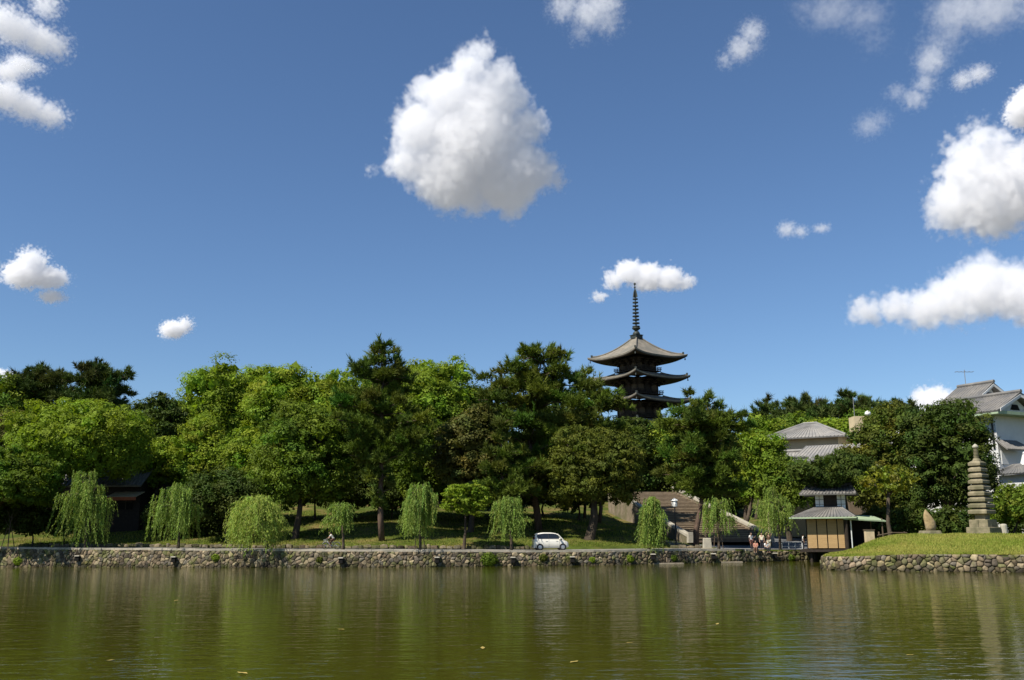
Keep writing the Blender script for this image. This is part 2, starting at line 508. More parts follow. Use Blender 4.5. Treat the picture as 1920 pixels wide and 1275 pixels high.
def ground_z(x, y):
    x = np.asarray(x, dtype=float); y = np.asarray(y, dtype=float)
    t = y - shore_y(x); z0 = shore_z(x)
    bank = np.where(t < 5.7, 0, np.where(t < 6.4, 0.35 * (t - 5.7) / 0.7, 0.35 + 0.15 * np.minimum(t - 6.4, 46) + 0.10 * np.clip(t - 52.4, 0, 85)))
    plaza = 0.5 * sstep(8, 16, t) + 0.13 * np.clip(t - 16, 0, 40) + 0.10 * np.clip(t - 56, 0, 85)
    right = 0.4 * sstep(4, 14, t) + 0.02 * np.clip(t - 14, 0, 30) + 0.13 * np.clip(t - 44, 0, 90)
    k1 = sstep(14.5, 17.5, x - 0.0 + 0.2 * np.clip(t - 16, 0, 40)); k2 = sstep(30, 40, x)
    h = bank * (1 - k1) + (plaza * (1 - k2) + right * k2) * k1
    lump = 0.25 * np.sin(x * 0.31 + y * 0.17) * np.sin(y * 0.23 - x * 0.11) * sstep(7, 20, t)
    z = z0 + h + lump
    # cut away under the stair
    rx, ry = x - ST_A.x, y - ST_A.y
    u = rx * ST_D.x + ry * ST_D.y; v = rx * ST_N.x + ry * ST_N.y
    zs = ST_A.z + (ST_B.z - ST_A.z) * u / ST_L
    ins = (u > -1.5) & (u < ST_L + 3) & (v > -1.0) & (v < ST_W + 1.0)
    return np.where(ins, np.minimum(z, np.minimum(zs, ST_B.z) - 0.5), z)

def gz(x, y): return float(ground_z(x, y))

# water
def water_material():
    m, nt, b = nodes_of('pond_water')
    N, L = nt.nodes.new, nt.links.new
    b.inputs['Base Color'].default_value = (0.050, 0.050, 0.006, 1)
    b.inputs['Roughness'].default_value = 0.03
    b.inputs['IOR'].default_value = 1.33
    geo = N('ShaderNodeNewGeometry')
    prev = None
    for sc, st, dist in ((0.55, (0.35, 1.0, 1), 0.022), (2.0, (0.38, 1.0, 1), 0.022), (6.0, (0.5, 1.0, 1), 0.0045)):
        mp = N('ShaderNodeMapping'); mp.inputs['Scale'].default_value = st
        L(geo.outputs['Position'], mp.inputs['Vector'])
        n = N('ShaderNodeTexNoise'); n.inputs['Scale'].default_value = sc; n.inputs['Detail'].default_value = 3
        n.inputs['Distortion'].default_value = 0.4
        L(mp.outputs[0], n.inputs['Vector'])
        bp = N('ShaderNodeBump'); bp.inputs['Strength'].default_value = 1.0; bp.inputs['Distance'].default_value = dist
        L(n.outputs['Fac'], bp.inputs['Height'])
        if prev is not None: L(prev, bp.inputs['Normal'])
        prev = bp.outputs[0]
    L(prev, b.inputs['Normal'])
    return m
M['water'] = water_material()
wb = MB().add([(-260, -80, 0), (300, -80, 0), (300, 112, 0), (-260, 112, 0)], [(0, 1, 2, 3)])
tag(wb.build('water', 'water'), 'murky olive green pond water with small ripples', 'water', kind='structure')

# ground: banks and hill behind the shore, then on to the horizon
def ground_sheet():
    xs = np.concatenate([np.linspace(-600, -170, 6), np.arange(-160, 201, 1.6), np.linspace(215, 700, 6)])
    ts = np.concatenate([[0.42, 0.6, 3, 5.2, 5.7, 6.0, 6.4], np.arange(7.5, 60, 1.5), np.linspace(62, 140, 24), np.array([180, 260, 420, 700])])
    X, T = np.meshgrid(xs, ts)
    Y = shore_y(X) + T
    Z = ground_z(X, Y)
    V = np.stack([X, Y, Z], -1).reshape(-1, 3)
    # front skirt down below the water
    base = np.stack([xs, shore_y(xs) + 0.42, np.full_like(xs, -1.2)], -1)
    n = len(xs)
    V = np.concatenate([base, V])
    I = np.arange(len(V)).reshape(-1, n)
    Fq = np.stack([I[:-1, :-1], I[:-1, 1:], I[1:, 1:], I[1:, :-1]], -1).reshape(-1, 4)
    return array_mesh('ground', V, Fq, M['grass'], smooth=True)
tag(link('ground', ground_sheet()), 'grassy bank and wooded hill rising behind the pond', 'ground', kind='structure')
tag(MB().add([(-8000, -8000, -1.6), (8000, -8000, -1.6), (8000, 8000, -1.6), (-8000, 8000, -1.6)], [(0, 1, 2, 3)]).build('pond_bed', 'earth'),
    'earth under the pond and round it', 'ground', kind='structure')

def strip(name, m, xs, t0, t1, dz, nt=4):
    xs = np.asarray(xs, dtype=float)
    V = []
    for k in range(nt + 1):
        a0 = t0(xs) if callable(t0) else t0
        a1 = t1(xs) if callable(t1) else t1
        y = shore_y(xs) + a0 + (a1 - a0) * k / nt
        V.append(np.stack([xs, y, ground_z(xs, y) + dz], -1))
    V = np.concatenate(V)
    I = np.arange(len(V)).reshape(nt + 1, len(xs))
    Fq = np.stack([I[:-1, :-1], I[:-1, 1:], I[1:, 1:], I[1:, :-1]], -1).reshape(-1, 4)
    return link(name, array_mesh(name, V, Fq, M[m], smooth=True))
tag(strip('road', 'asphalt', np.arange(-150, 60, 1.0), 0.5, 5.2, 0.03), 'pale asphalt road running along the top of the pond wall', 'road', kind='structure')
tag(strip('plaza', 'asphalt_dark', np.arange(17.2, 75, 0.8), 5.2, 17.5, 0.03, nt=14), 'grey paved square between the stair and the tea house', 'road', kind='structure')
tag(strip('sloping_street', 'asphalt_dark', np.arange(30.5, 38, 0.7), 17.5, 70, 0.10, nt=60), 'shaded street climbing the hill beside the stair', 'road', kind='structure')
# ------------------------------------------------------------------ rubble stone walls
def clip_poly(poly, nx, nz, d):
    out = []
    n = len(poly)
    for i in range(n):
        a, b = poly[i], poly[(i + 1) % n]
        da = a[0] * nx + a[1] * nz - d
        db = b[0] * nx + b[1] * nz - d
        if da <= 0: out.append(a)
        if da * db < 0:
            t = da / (da - db)
            out.append((a[0] + (b[0] - a[0]) * t, a[1] + (b[1] - a[1]) * t))
    return out

def rubble_cells(length, z0, ztop, w, h, rng):
    """Voronoi cells of jittered seeds in the plane of the wall: s along it, z up."""
    seeds = []
    zt_max = max(ztop(s) for s in np.linspace(0, length, 30))
    row, z = 0, z0 + h * 0.45
    while z < zt_max + h * 0.3:
        s = (row % 2) * w * 0.5
        while s < length:
            seeds.append((s + rng.uniform(-.45, .45) * w, z + rng.uniform(-.48, .48) * h))
            s += w * rng.choice((0.45, 0.6, 0.8, 1.0, 1.2, 1.5, 1.9))
        z += h * rng.uniform(0.85, 1.1); row += 1
    seeds = np.array(seeds)
    cells = []
    for i, (s, z) in enumerate(seeds):
        zt = ztop(min(max(s, 0), length))
        if z > zt + 0.05: continue
        poly = [(max(0, s - 1.2 * w), max(z0, z - 1.3 * h)), (min(length, s + 1.2 * w), max(z0, z - 1.3 * h)), (min(length, s + 1.2 * w), min(zt, z + 1.3 * h)), (max(0, s - 1.2 * w), min(zt, z + 1.3 * h))]
        d2 = (seeds[:, 0] - s) ** 2 + (seeds[:, 1] - z) ** 2
        for j in np.argsort(d2)[1:14]:
            nx, nz = seeds[j] - seeds[i]
            mx, mz = (seeds[j] + seeds[i]) / 2
            poly = clip_poly(poly, nx, nz, nx * mx + nz * mz)
            if len(poly) < 3: break
        if len(poly) >= 3:
            a = np.array(poly)
            area = 0.5 * abs(np.dot(a[:, 0], np.roll(a[:, 1], -1)) - np.dot(a[:, 1], np.roll(a[:, 0], -1)))
            if area > 0.012: cells.append((a, area))
    return cells

STONE_TINTS = [(1.0, 0.98, 0.92), (1.2, 1.12, 0.98), (0.8, 0.82, 0.88), (0.62, 0.6, 0.62), (1.5, 1.42, 1.25), (0.95, 0.86, 0.75), (0.85, 0.92, 0.66), (0.45, 0.43, 0.44), (1.1, 0.98, 0.9), (0.7, 0.78, 0.5), (0.55, 0.5, 0.45)]

def stone_geo(a, place, rng, depth):
    """One stone of the cell outline a: rim in the joint, shoulder, and a proud uneven face."""
    c = a.mean(0)
    # round the corners a little
    pts = []
    for i in range(len(a)):
        p, q, r = a[i - 1], a[i], a[(i + 1) % len(a)]
        pts.append(q + (p - q) * 0.16); pts.append(q + (r - q) * 0.16)
    pts = np.array(pts)
    if len(pts) > 14: pts = pts[::2]
    n = len(pts)
    sc = [(0.995, -0.10), (0.965, depth * 0.45), (0.74, depth * rng.uniform(0.8, 1.05))]
    tilt = np.array([rng.uniform(-.25, .25), rng.uniform(-.25, .25)])
    V = []
    for k, (f, d) in enumerate(sc):
        for p in pts:
            q = c + (p - c) * f
            dd = d + (np.dot(q - c, tilt) if k == 2 else 0)
            V.append(place(q[0], q[1], dd))
    V.append(place(c[0], c[1], depth * rng.uniform(0.95, 1.2)))
    F = []
    for k in range(2):
        for i in range(n):
            j = (i + 1) % n
            F.append((k * n + i, k * n + j, (k + 1) * n + j)); F.append((k * n + i, (k + 1) * n + j, (k + 1) * n + i))
    for i in range(n):
        F.append((2 * n + i, 2 * n + (i + 1) % n, 3 * n))
    return np.array(V), np.array(F)

def rubble_wall(root, line, z0, ztop, w, h, seed, most=300, depth=0.10, batter=0.10):
    """line: list of (x, y); outward is to the right of the walk direction."""
    rng = random.Random(seed)
    P = [Vector((p[0], p[1], 0)) for p in line]
    cum = [0.0]
    for a, b in zip(P[:-1], P[1:]): cum.append(cum[-1] + (b - a).length)
    length = cum[-1]
    tang = []
    for i in range(len(P)):
        t = (P[min(i + 1, len(P) - 1)] - P[max(i - 1, 0)]).normalized(); tang.append(t)
    def frame(s):
        s = min(max(s, 0), length)
        i = min(max(np.searchsorted(cum, s) - 1, 0), len(P) - 2)
        f = (s - cum[i]) / (cum[i + 1] - cum[i])
        p = P[i].lerp(P[i + 1], f); t = tang[i].lerp(tang[i + 1], f).normalized()
        return p, Vector((t.y, -t.x, 0))
    def place(s, z, d):
        p, n = frame(s)
        q = p + n * (d - batter * z)
        return (q.x, q.y, z)
    cells = rubble_cells(length, z0, ztop, w, h, rng)
    def score(c):
        a, ar = c
        s, z = a.mean(0)
        p, n = frame(s)
        vis = 1.0 if z > 0.1 and -0.54 * p.y < p.x < 0.54 * p.y else 0.0
        return vis * ar / (p.x ** 2 + p.y ** 2)
    cells.sort(key=score, reverse=True)
    SV, SF, ST, k = [], [], [], 0
    for i, (a, ar) in enumerate(cells):
        V, F = stone_geo(a, place, rng, depth * rng.uniform(0.7, 1.3))
        t = np.array(rng.choice(STONE_TINTS)) * rng.uniform(0.42, 0.95)
        if a[:, 1].mean() < 0.27: t = t * np.array([0.5, 0.5, 0.45])     # wet foot stones
        if i < most:
            link('stone', array_mesh('stone', V, F, M['stone'], tint=t), root)
        else:
            SV.append(V); SF.append(F + k); ST.append(np.tile(t, (len(V), 1))); k += len(V)
    if SV:
        o = link('stonework', array_mesh('stonework', np.concatenate(SV), np.concatenate(SF), M['stone'], tint=np.concatenate(ST)), root)
        o['kind'] = 'stuff'
    # earth core behind the joints
    V, F = [], []
    ss = np.linspace(0, length, max(2, int(length / 0.8)))
    for s in ss:
        V.append(place(s, z0, -0.02)); V.append(place(s, ztop(s) - 0.02, -0.02))
    F = [(2 * i, 2 * i + 2, 2 * i + 3, 2 * i + 1) for i in range(len(ss) - 1)]
    MB().add(V, F).build('wall_core', 'stone_core', root)
    return place, length, frame

emb = empty('stone_embankment', (0, 0, 0))
tag(emb, 'long rubble stone wall of the far pond bank below the road', 'wall')
EX = np.arange(SHX[2] + 1, SHX[12] + 0.01, 1.5)
emb_line = [(x, float(shore_y(x)) - 0.02) for x in EX]
_ecum = [0.0]
for a, b in zip(emb_line[:-1], emb_line[1:]): _ecum.append(_ecum[-1] + math.hypot(b[0] - a[0], b[1] - a[1]))
def emb_top(s): return float(np.interp(s, _ecum, [shore_z(x) for x in EX])) - 0.10
emb_place, emb_len, emb_frame = rubble_wall(emb, emb_line, -0.35, emb_top, 0.39, 0.33, 11, most=300, depth=0.075)
rng = random.Random(5)
s = 0.0
while s < emb_len - 1.0:
    p, n = emb_frame(s)
    ln = rng.uniform(1.3, 2.2)
    p2, n2 = emb_frame(min(s + ln - 0.02, emb_len))
    top = shore_z((p.x + p2.x) / 2)
    bare = at_y(1372, 1030, 100).x < p.x
    if not (bare and rng.random() < 0.55):
        d0 = rng.uniform(0.0, 0.04) - 0.10 * top
        b = MB()
        th = 0.13 + rng.uniform(0, .02)
        b.prism([p + n * (d0 + .03) + Vector((0, 0, top - th)), p2 + n2 * (d0 + .03) + Vector((0, 0, top - th)), p2 - n2 * .6 + Vector((0, 0, top - th)), p - n * .6 + Vector((0, 0, top - th))],
                (0, 0, 0), (0, 0, th + 0.045 + rng.uniform(0, .015)))
        b.build('coping_stone', 'coping', emb)
    s += ln

# small lidded boxes on the wall foot, one under most willows
def wall_box(px, label, py=1050):
    x = at_y(px, py, 95).x
    for _ in range(4):
        x = at_y(px, py, float(shore_y(x))).x
    y = float(shore_y(x))
    z = at_y(px, py, y).z
    o = empty('lidded_wall_box', (x, y - 0.28 + 0.08 * z, z - 0.3))
    tag(o, label, 'box', 'lidded boxes along the wall')
    MB().box((0, 0, 0.22), (0.40, 0.36, 0.44), taper=0.92).build('housing', 'dark', o, bevel=.02)
    MB().box((0, -0.02, 0.50), (0.50, 0.46, 0.10), taper=0.9).build('lid', 'granite_pale', o, bevel=.02)
    MB().box((0, 0.24, 0.05), (0.14, 0.40, 0.12)).build('bracket', 'iron', o)
    return o
for px, py, lab in [(147, 1046, 'dark lidded box on the stone wall under the leftmost willow'), (327, 1048, 'dark lidded box on the stone wall under the second willow from the left'),
                (640, 1050, 'dark lidded box on the stone wall below the cyclist'), (820, 1049, 'dark lidded box on the stone wall right of the willow on the lawn'),
                (962, 1049, 'dark lidded box on the stone wall left of the white car'), (1073, 1048, 'dark lidded box on the stone wall right of the white car'),
                (1224, 1043, 'dark lidded box on the wall under the willow left of the stair'), (1337, 1042, 'dark lidded box on the wall under the staked willow by the stair'),
                (1452, 1041, 'dark lidded box on the wall right of the group of people')]:
    wall_box(px, lab, py)

M['parapet_grey'] = mat('wet_ledge_stone', (0.20, 0.17, 0.125), 0.9, 0.2, 0.35, 2.5, bump=0.5, bscale=8)
# flat ledge stones at the water's edge
def ledge(px, py, w, label):
    p = at_z(px, py, 0.12)
    o = MB()
    o.box((0, 0, 0), (w, 0.7, 0.3))
    ob = o.build('ledge_stone', 'parapet_grey', None, loc=(p.x, float(shore_y(p.x)) - 0.25, -0.06), bevel=.05)
    tag(ob, label, 'stone', 'flat stones at the foot of the wall')
ledge(1255, 1056, 3.4, 'long flat pale stone at the water under the willow by the stair')
ledge(1376, 1053, 2.2, 'short flat pale stone at the water left of the group of people')

# row of low rocks behind the road
def rock_mesh(seed):
    r = random.Random(seed)
    g = bmesh.new()
    bmesh.ops.create_cube(g, size=1.0)
    bmesh.ops.subdivide_edges(g, edges=g.edges[:], cuts=1, use_grid_fill=True)
    for v in g.verts:
        v.co = v.co.lerp(v.co.normalized() * 0.62, 0.6)
        v.co *= r.uniform(0.85, 1.15)
        v.co.z = max(v.co.z, -0.35)
    me = bpy.data.meshes.new('rock')
    g.to_mesh(me); g.free()
    a = me.attributes.new('tint', 'FLOAT_COLOR', 'POINT')
    t = np.ones((len(me.vertices), 4), dtype=np.float32)
    t[:, :3] = np.array(r.choice(STONE_TINTS)) * r.uniform(.35, .65)
    a.data.foreach_set('color', t.ravel())
    me.materials.append(M['stone'])
    return me
ROCKS = [rock_mesh(s) for s in range(12)]
def rock_row(label, x0, x1, t, seed):
    r = random.Random(seed)
    root = empty('rock_edging', (x0, float(shore_y(x0)) + t, gz(x0, float(shore_y(x0)) + t)))
    tag(root, label, 'edging')
    x = x0
    while x < x1:
        w = r.uniform(0.35, 0.85)
        y = float(shore_y(x)) + t + r.uniform(-.12, .12)
        o = link('rock', r.choice(ROCKS), root)
        o.location = Vector((x + w / 2, y, gz(x, y) + 0.10)) - root.location
        o.scale = (w, r.uniform(.4, .6), r.uniform(.35, .6))
        o.rotation_euler = (0, 0, r.uniform(-.3, .3))
        x += w * r.uniform(0.95, 1.25)
rock_row('row of low dark rocks edging the lawn behind the road', at_y(-30, 1025, 95).x, at_y(1000, 1025, 95).x, 5.75, 21)
rock_row('short row of small stones round the sandy patch by the stair', at_y(1262, 1022, 100).x, at_y(1330, 1022, 100).x, 5.4, 22)
# ------------------------------------------------------------------ trees
M['leaf_light'] = leaf_mat('fresh_green_leaves', (0.180, 0.250, 0.024), 0.34, 0.6, 0.10)
M['leaf_mid'] = leaf_mat('mid_green_leaves', (0.110, 0.165, 0.018), 0.3, 0.6, 0.10)
M['leaf_dark'] = leaf_mat('dark_evergreen_leaves', (0.054, 0.080, 0.014), 0.2, 0.6, 0.10)
M['leaf_brown'] = leaf_mat('brownish_green_leaves', (0.100, 0.100, 0.022), 0.2, 0.6, 0.12)
M['leaf_olive'] = leaf_mat('olive_evergreen_leaves', (0.092, 0.108, 0.016), 0.2, 0.6, 0.10)
M['leaf_yellow'] = leaf_mat('yellow_green_leaves', (0.17, 0.19, 0.018), 0.35)
M['needle'] = leaf_mat('pine_needles', (0.098, 0.135, 0.020), 0.2, 0.6, 0.12)
M['needle_dark'] = leaf_mat('dark_pine_needles', (0.064, 0.092, 0.022), 0.15, 0.6, 0.12)
M['willow'] = leaf_mat('willow_leaves', (0.205, 0.285, 0.055), 0.36, 0.6, 0.15)
M['willow_pale'] = leaf_mat('pale_willow_leaves', (0.30, 0.37, 0.075), 0.38, 0.6, 0.15)

def unit(v): return v / np.maximum(np.linalg.norm(v, axis=-1, keepdims=True), 1e-6)

def leaf_quads(P, Nn, S, asp, rg):
    n = len(P)
    r = unit(rg.normal(size=(n, 3)))
    t = unit(np.cross(Nn, r)); b = np.cross(Nn, t)
    hs = (S * 0.5)[:, None]; hb = hs * asp
    bend = Nn * hs * rg.uniform(-0.25, 0.25, (n, 1))
    V = np.stack([P - t * hs, P + b * hb + bend, P + t * hs, P - b * hb + bend], 1).reshape(-1, 3)
    Fq = np.arange(4 * n).reshape(-1, 4)
    return V, Fq

def limbs_mesh(base, fork, targets, r0, rg, mat_, trunk_pts=None, nlimb=10):
    b = MB()
    base = Vector(base); fork = Vector(fork)
    if trunk_pts is None:
        mid = base.lerp(fork, 0.5) + Vector((rg.uniform(-.3, .3), rg.uniform(-.3, .3), 0))
        trunk_pts = [base - Vector((0, 0, 0.4)), base + (mid - base) * 0.08, mid, fork]
        rad = [r0 * 1.7, r0 * 1.15, r0 * 0.85, r0 * 0.65]
    else:
        rad = [r0 * (1.25 - 0.75 * i / (len(trunk_pts) - 1)) for i in range(len(trunk_pts))]
    b.tube(trunk_pts, rad, 8)
    for t in targets[:nlimb]:
        t = Vector(t)
        m = fork.lerp(t, 0.5) + Vector((rg.uniform(-.4, .4), rg.uniform(-.4, .4), (t - fork).length * 0.10))
        b.tube([fork - Vector((0, 0, .3)), m, t], [r0 * 0.5, r0 * 0.3, r0 * 0.1], 5)
    return b

TREE_COUNT = [0]
TREES = []

def broadleaf(label, px, y, top, bot, x0, x1, leaf, name='broadleaf_tree', clump=1.25, flat=0.7, size=None, dens=1.0, trunk_px=None, r0=0.32,
              seed=None, group=None, asp=0.62, cover=1.0, tvar=0.30, lean=0.0, open_=0.0, shell=0.5, depth=1.0, bark='bark', grow_=0.12):
    TREE_COUNT[0] += 1
    rg = np.random.default_rng(seed if seed is not None else 100 + TREE_COUNT[0])
    bot = bot + grow_ * (bot - top); w_ = (x1 - x0) * grow_ * 0.5; x0, x1 = x0 - w_, x1 + w_
    c = np.array(at_y((x0 + x1) / 2, (top + bot) / 2, y))
    rx = (at_y(x1, bot, y).x - at_y(x0, bot, y).x) / 2
    rz = (at_y(px, top, y).z - at_y(px, bot, y).z) / 2
    ry = rx * 0.9 * depth
    R3 = np.array([rx, ry, rz])
    cr = clump * (0.8 + 0.02 * rx)
    cr = min(cr, 0.42 * min(rx, rz))
    inner = R3 - cr * np.array([0.8, 0.8, 0.8 * flat])
    # clump centres: more on the shell, some inside; uneven outline
    area = 4 * math.pi * ((rx * ry) ** 1.6 / 3 + (rx * rz) ** 1.6 / 3 + (ry * rz) ** 1.6 / 3) ** (1 / 1.6)
    nc = int(max(10, area / (cr * cr * 1.9) * cover))
    d = unit(rg.normal(size=(nc * 4, 3)))
    d = d[(d[:, 2] > -0.75)]
    keep = []
    for v in d:                                            # thin to an even spread
        if all(np.dot(v, k) < 1 - 0.5 * (cr * 0.95 / max(rx, rz)) ** 2 for k in keep): keep.append(v)
        if len(keep) >= nc: break
    d = np.array(keep)
    wob = 1.06 + 0.16 * np.sin(d[:, 0] * 3.1 + rg.uniform(0, 6)) * np.cos(d[:, 2] * 3.7 + rg.uniform(0, 6)) - rg.uniform(0, 0.24, len(d)) * (rg.random(len(d)) < 0.6)
    low = np.clip(-d[:, 2], 0, 1)
    C = c + d * inner * wob[:, None] * (1 - 0.10 * low[:, None])
    n_in = int(len(d) * shell)
    di = unit(rg.normal(size=(n_in, 3))) * rg.uniform(0.25, 0.72, (n_in, 1))
    C = np.concatenate([C, c + di * inner])
    out_n = np.concatenate([unit(d / R3), unit(di)])
    inside = np.concatenate([np.zeros(len(d)), np.ones(n_in)])
    CR = cr * rg.uniform(0.65, 1.25, len(C))
    if open_:
        k = rg.random(len(C)) > open_
        C, CR, out_n, inside = C[k], CR[k], out_n[k], inside[k]
    s = size or 0.00225 * y
    PP, NN, SS, TT = [], [], [], []
    for ci, r, on, ins in zip(C, CR, out_n, inside):
        back = on[1] > 0.35
        n = int(dens * 5.2 * r * r / (s * s) * (0.5 if back else 1.0) * (0.45 if ins else 1.0))
        n = max(n, 14)
        v = unit(rg.normal(size=(n, 3)) + np.array([0, 0, 0.55]) + 0.45 * on)
        rad = r * rg.uniform(0.62, 1.06, (n, 1)) * (1 + 0.22 * (rg.random((n, 1)) < 0.08))
        P = ci + v * rad * np.array([1, 1, flat])
        Nn = unit(v * np.array([1, 1, 1 / flat]) + np.array([0, 0, 0.30]) + rg.normal(size=(n, 3)) * 0.36)
        nf = 14 if not ins else 18                            # coarse sprays deep inside the clump close it against the light
        P = np.concatenate([P, ci - on * 0.35 * r + rg.normal(size=(nf, 3)) * r * 0.30])
        Nn = np.concatenate([Nn, unit(rg.normal(size=(nf, 3)))])
        PP.append(P); NN.append(Nn)
        SS.append(np.concatenate([s * rg.uniform(0.65, 1.35, n) * (1.5 if (back or ins) else 1.0), np.full(nf, r * 0.85)]))
        n += nf
        tt = (1 + rg.normal() * tvar * 0.5) * np.array([1 + rg.normal() * tvar * 0.35, 1.0, 1 + rg.normal() * 0.1])
        TT.append(np.clip(tt, 0.35, 1.9)[None] * rg.uniform(0.8, 1.2, (n, 1)))
    P, Nn, S, T = np.concatenate(PP), np.concatenate(NN), np.concatenate(SS), np.concatenate(TT)
    V, Fq = leaf_quads(P, Nn, S, asp, rg)
    bx = at_y(trunk_px if trunk_px is not None else px, 1000, y).x
    bz = gz(bx, y)
    org = Vector((bx, y, bz))
    root = empty(name, org)
    tag(root, label, 'tree', group)
    link('crown', array_mesh('crown', V - np.array(org), Fq, M[leaf], tint=np.repeat(T, 4, 0)), root)
    fz = c[2] - rz * 0.55
    fork = Vector((0.6 * c[0] + 0.4 * bx, y, max(fz, bz + 1.0)))
    tg = [tuple(np.array(C[i]) - np.array(org)) for i in rg.choice(len(C), min(12, len(C)), replace=False)]
    limbs_mesh((0, 0, 0), fork - org, tg, r0, random.Random(TREE_COUNT[0]), 'bark').build('trunk', bark, root, smooth=True)
    TREES.append((label, len(Fq) * 2))
    return root

def needle_tufts(P, D, L_, Wd, rg, per=8, spread=0.5):
    """Tufts at P pointing along D: per narrow triangles each."""
    n = len(P)
    dirs = unit(D[:, None, :] + rg.normal(size=(n, per, 3)) * spread)
    side = unit(np.cross(dirs, unit(rg.normal(size=(n, per, 3)))))
    ln = (L_[:, None] * rg.uniform(0.6, 1.2, (n, per)) * np.where(rg.random((n, 1)) < 0.22, 1.55, 1.0))[..., None]
    p0 = P[:, None, :] + dirs * ln * 0.05
    a = p0 + side * Wd; b = p0 - side * Wd; t = p0 + dirs * ln + side * Wd * 0.2
    V = np.stack([a, b, t], 2).reshape(-1, 3)
    Fq = np.arange(len(V)).reshape(-1, 3)
    return V, Fq

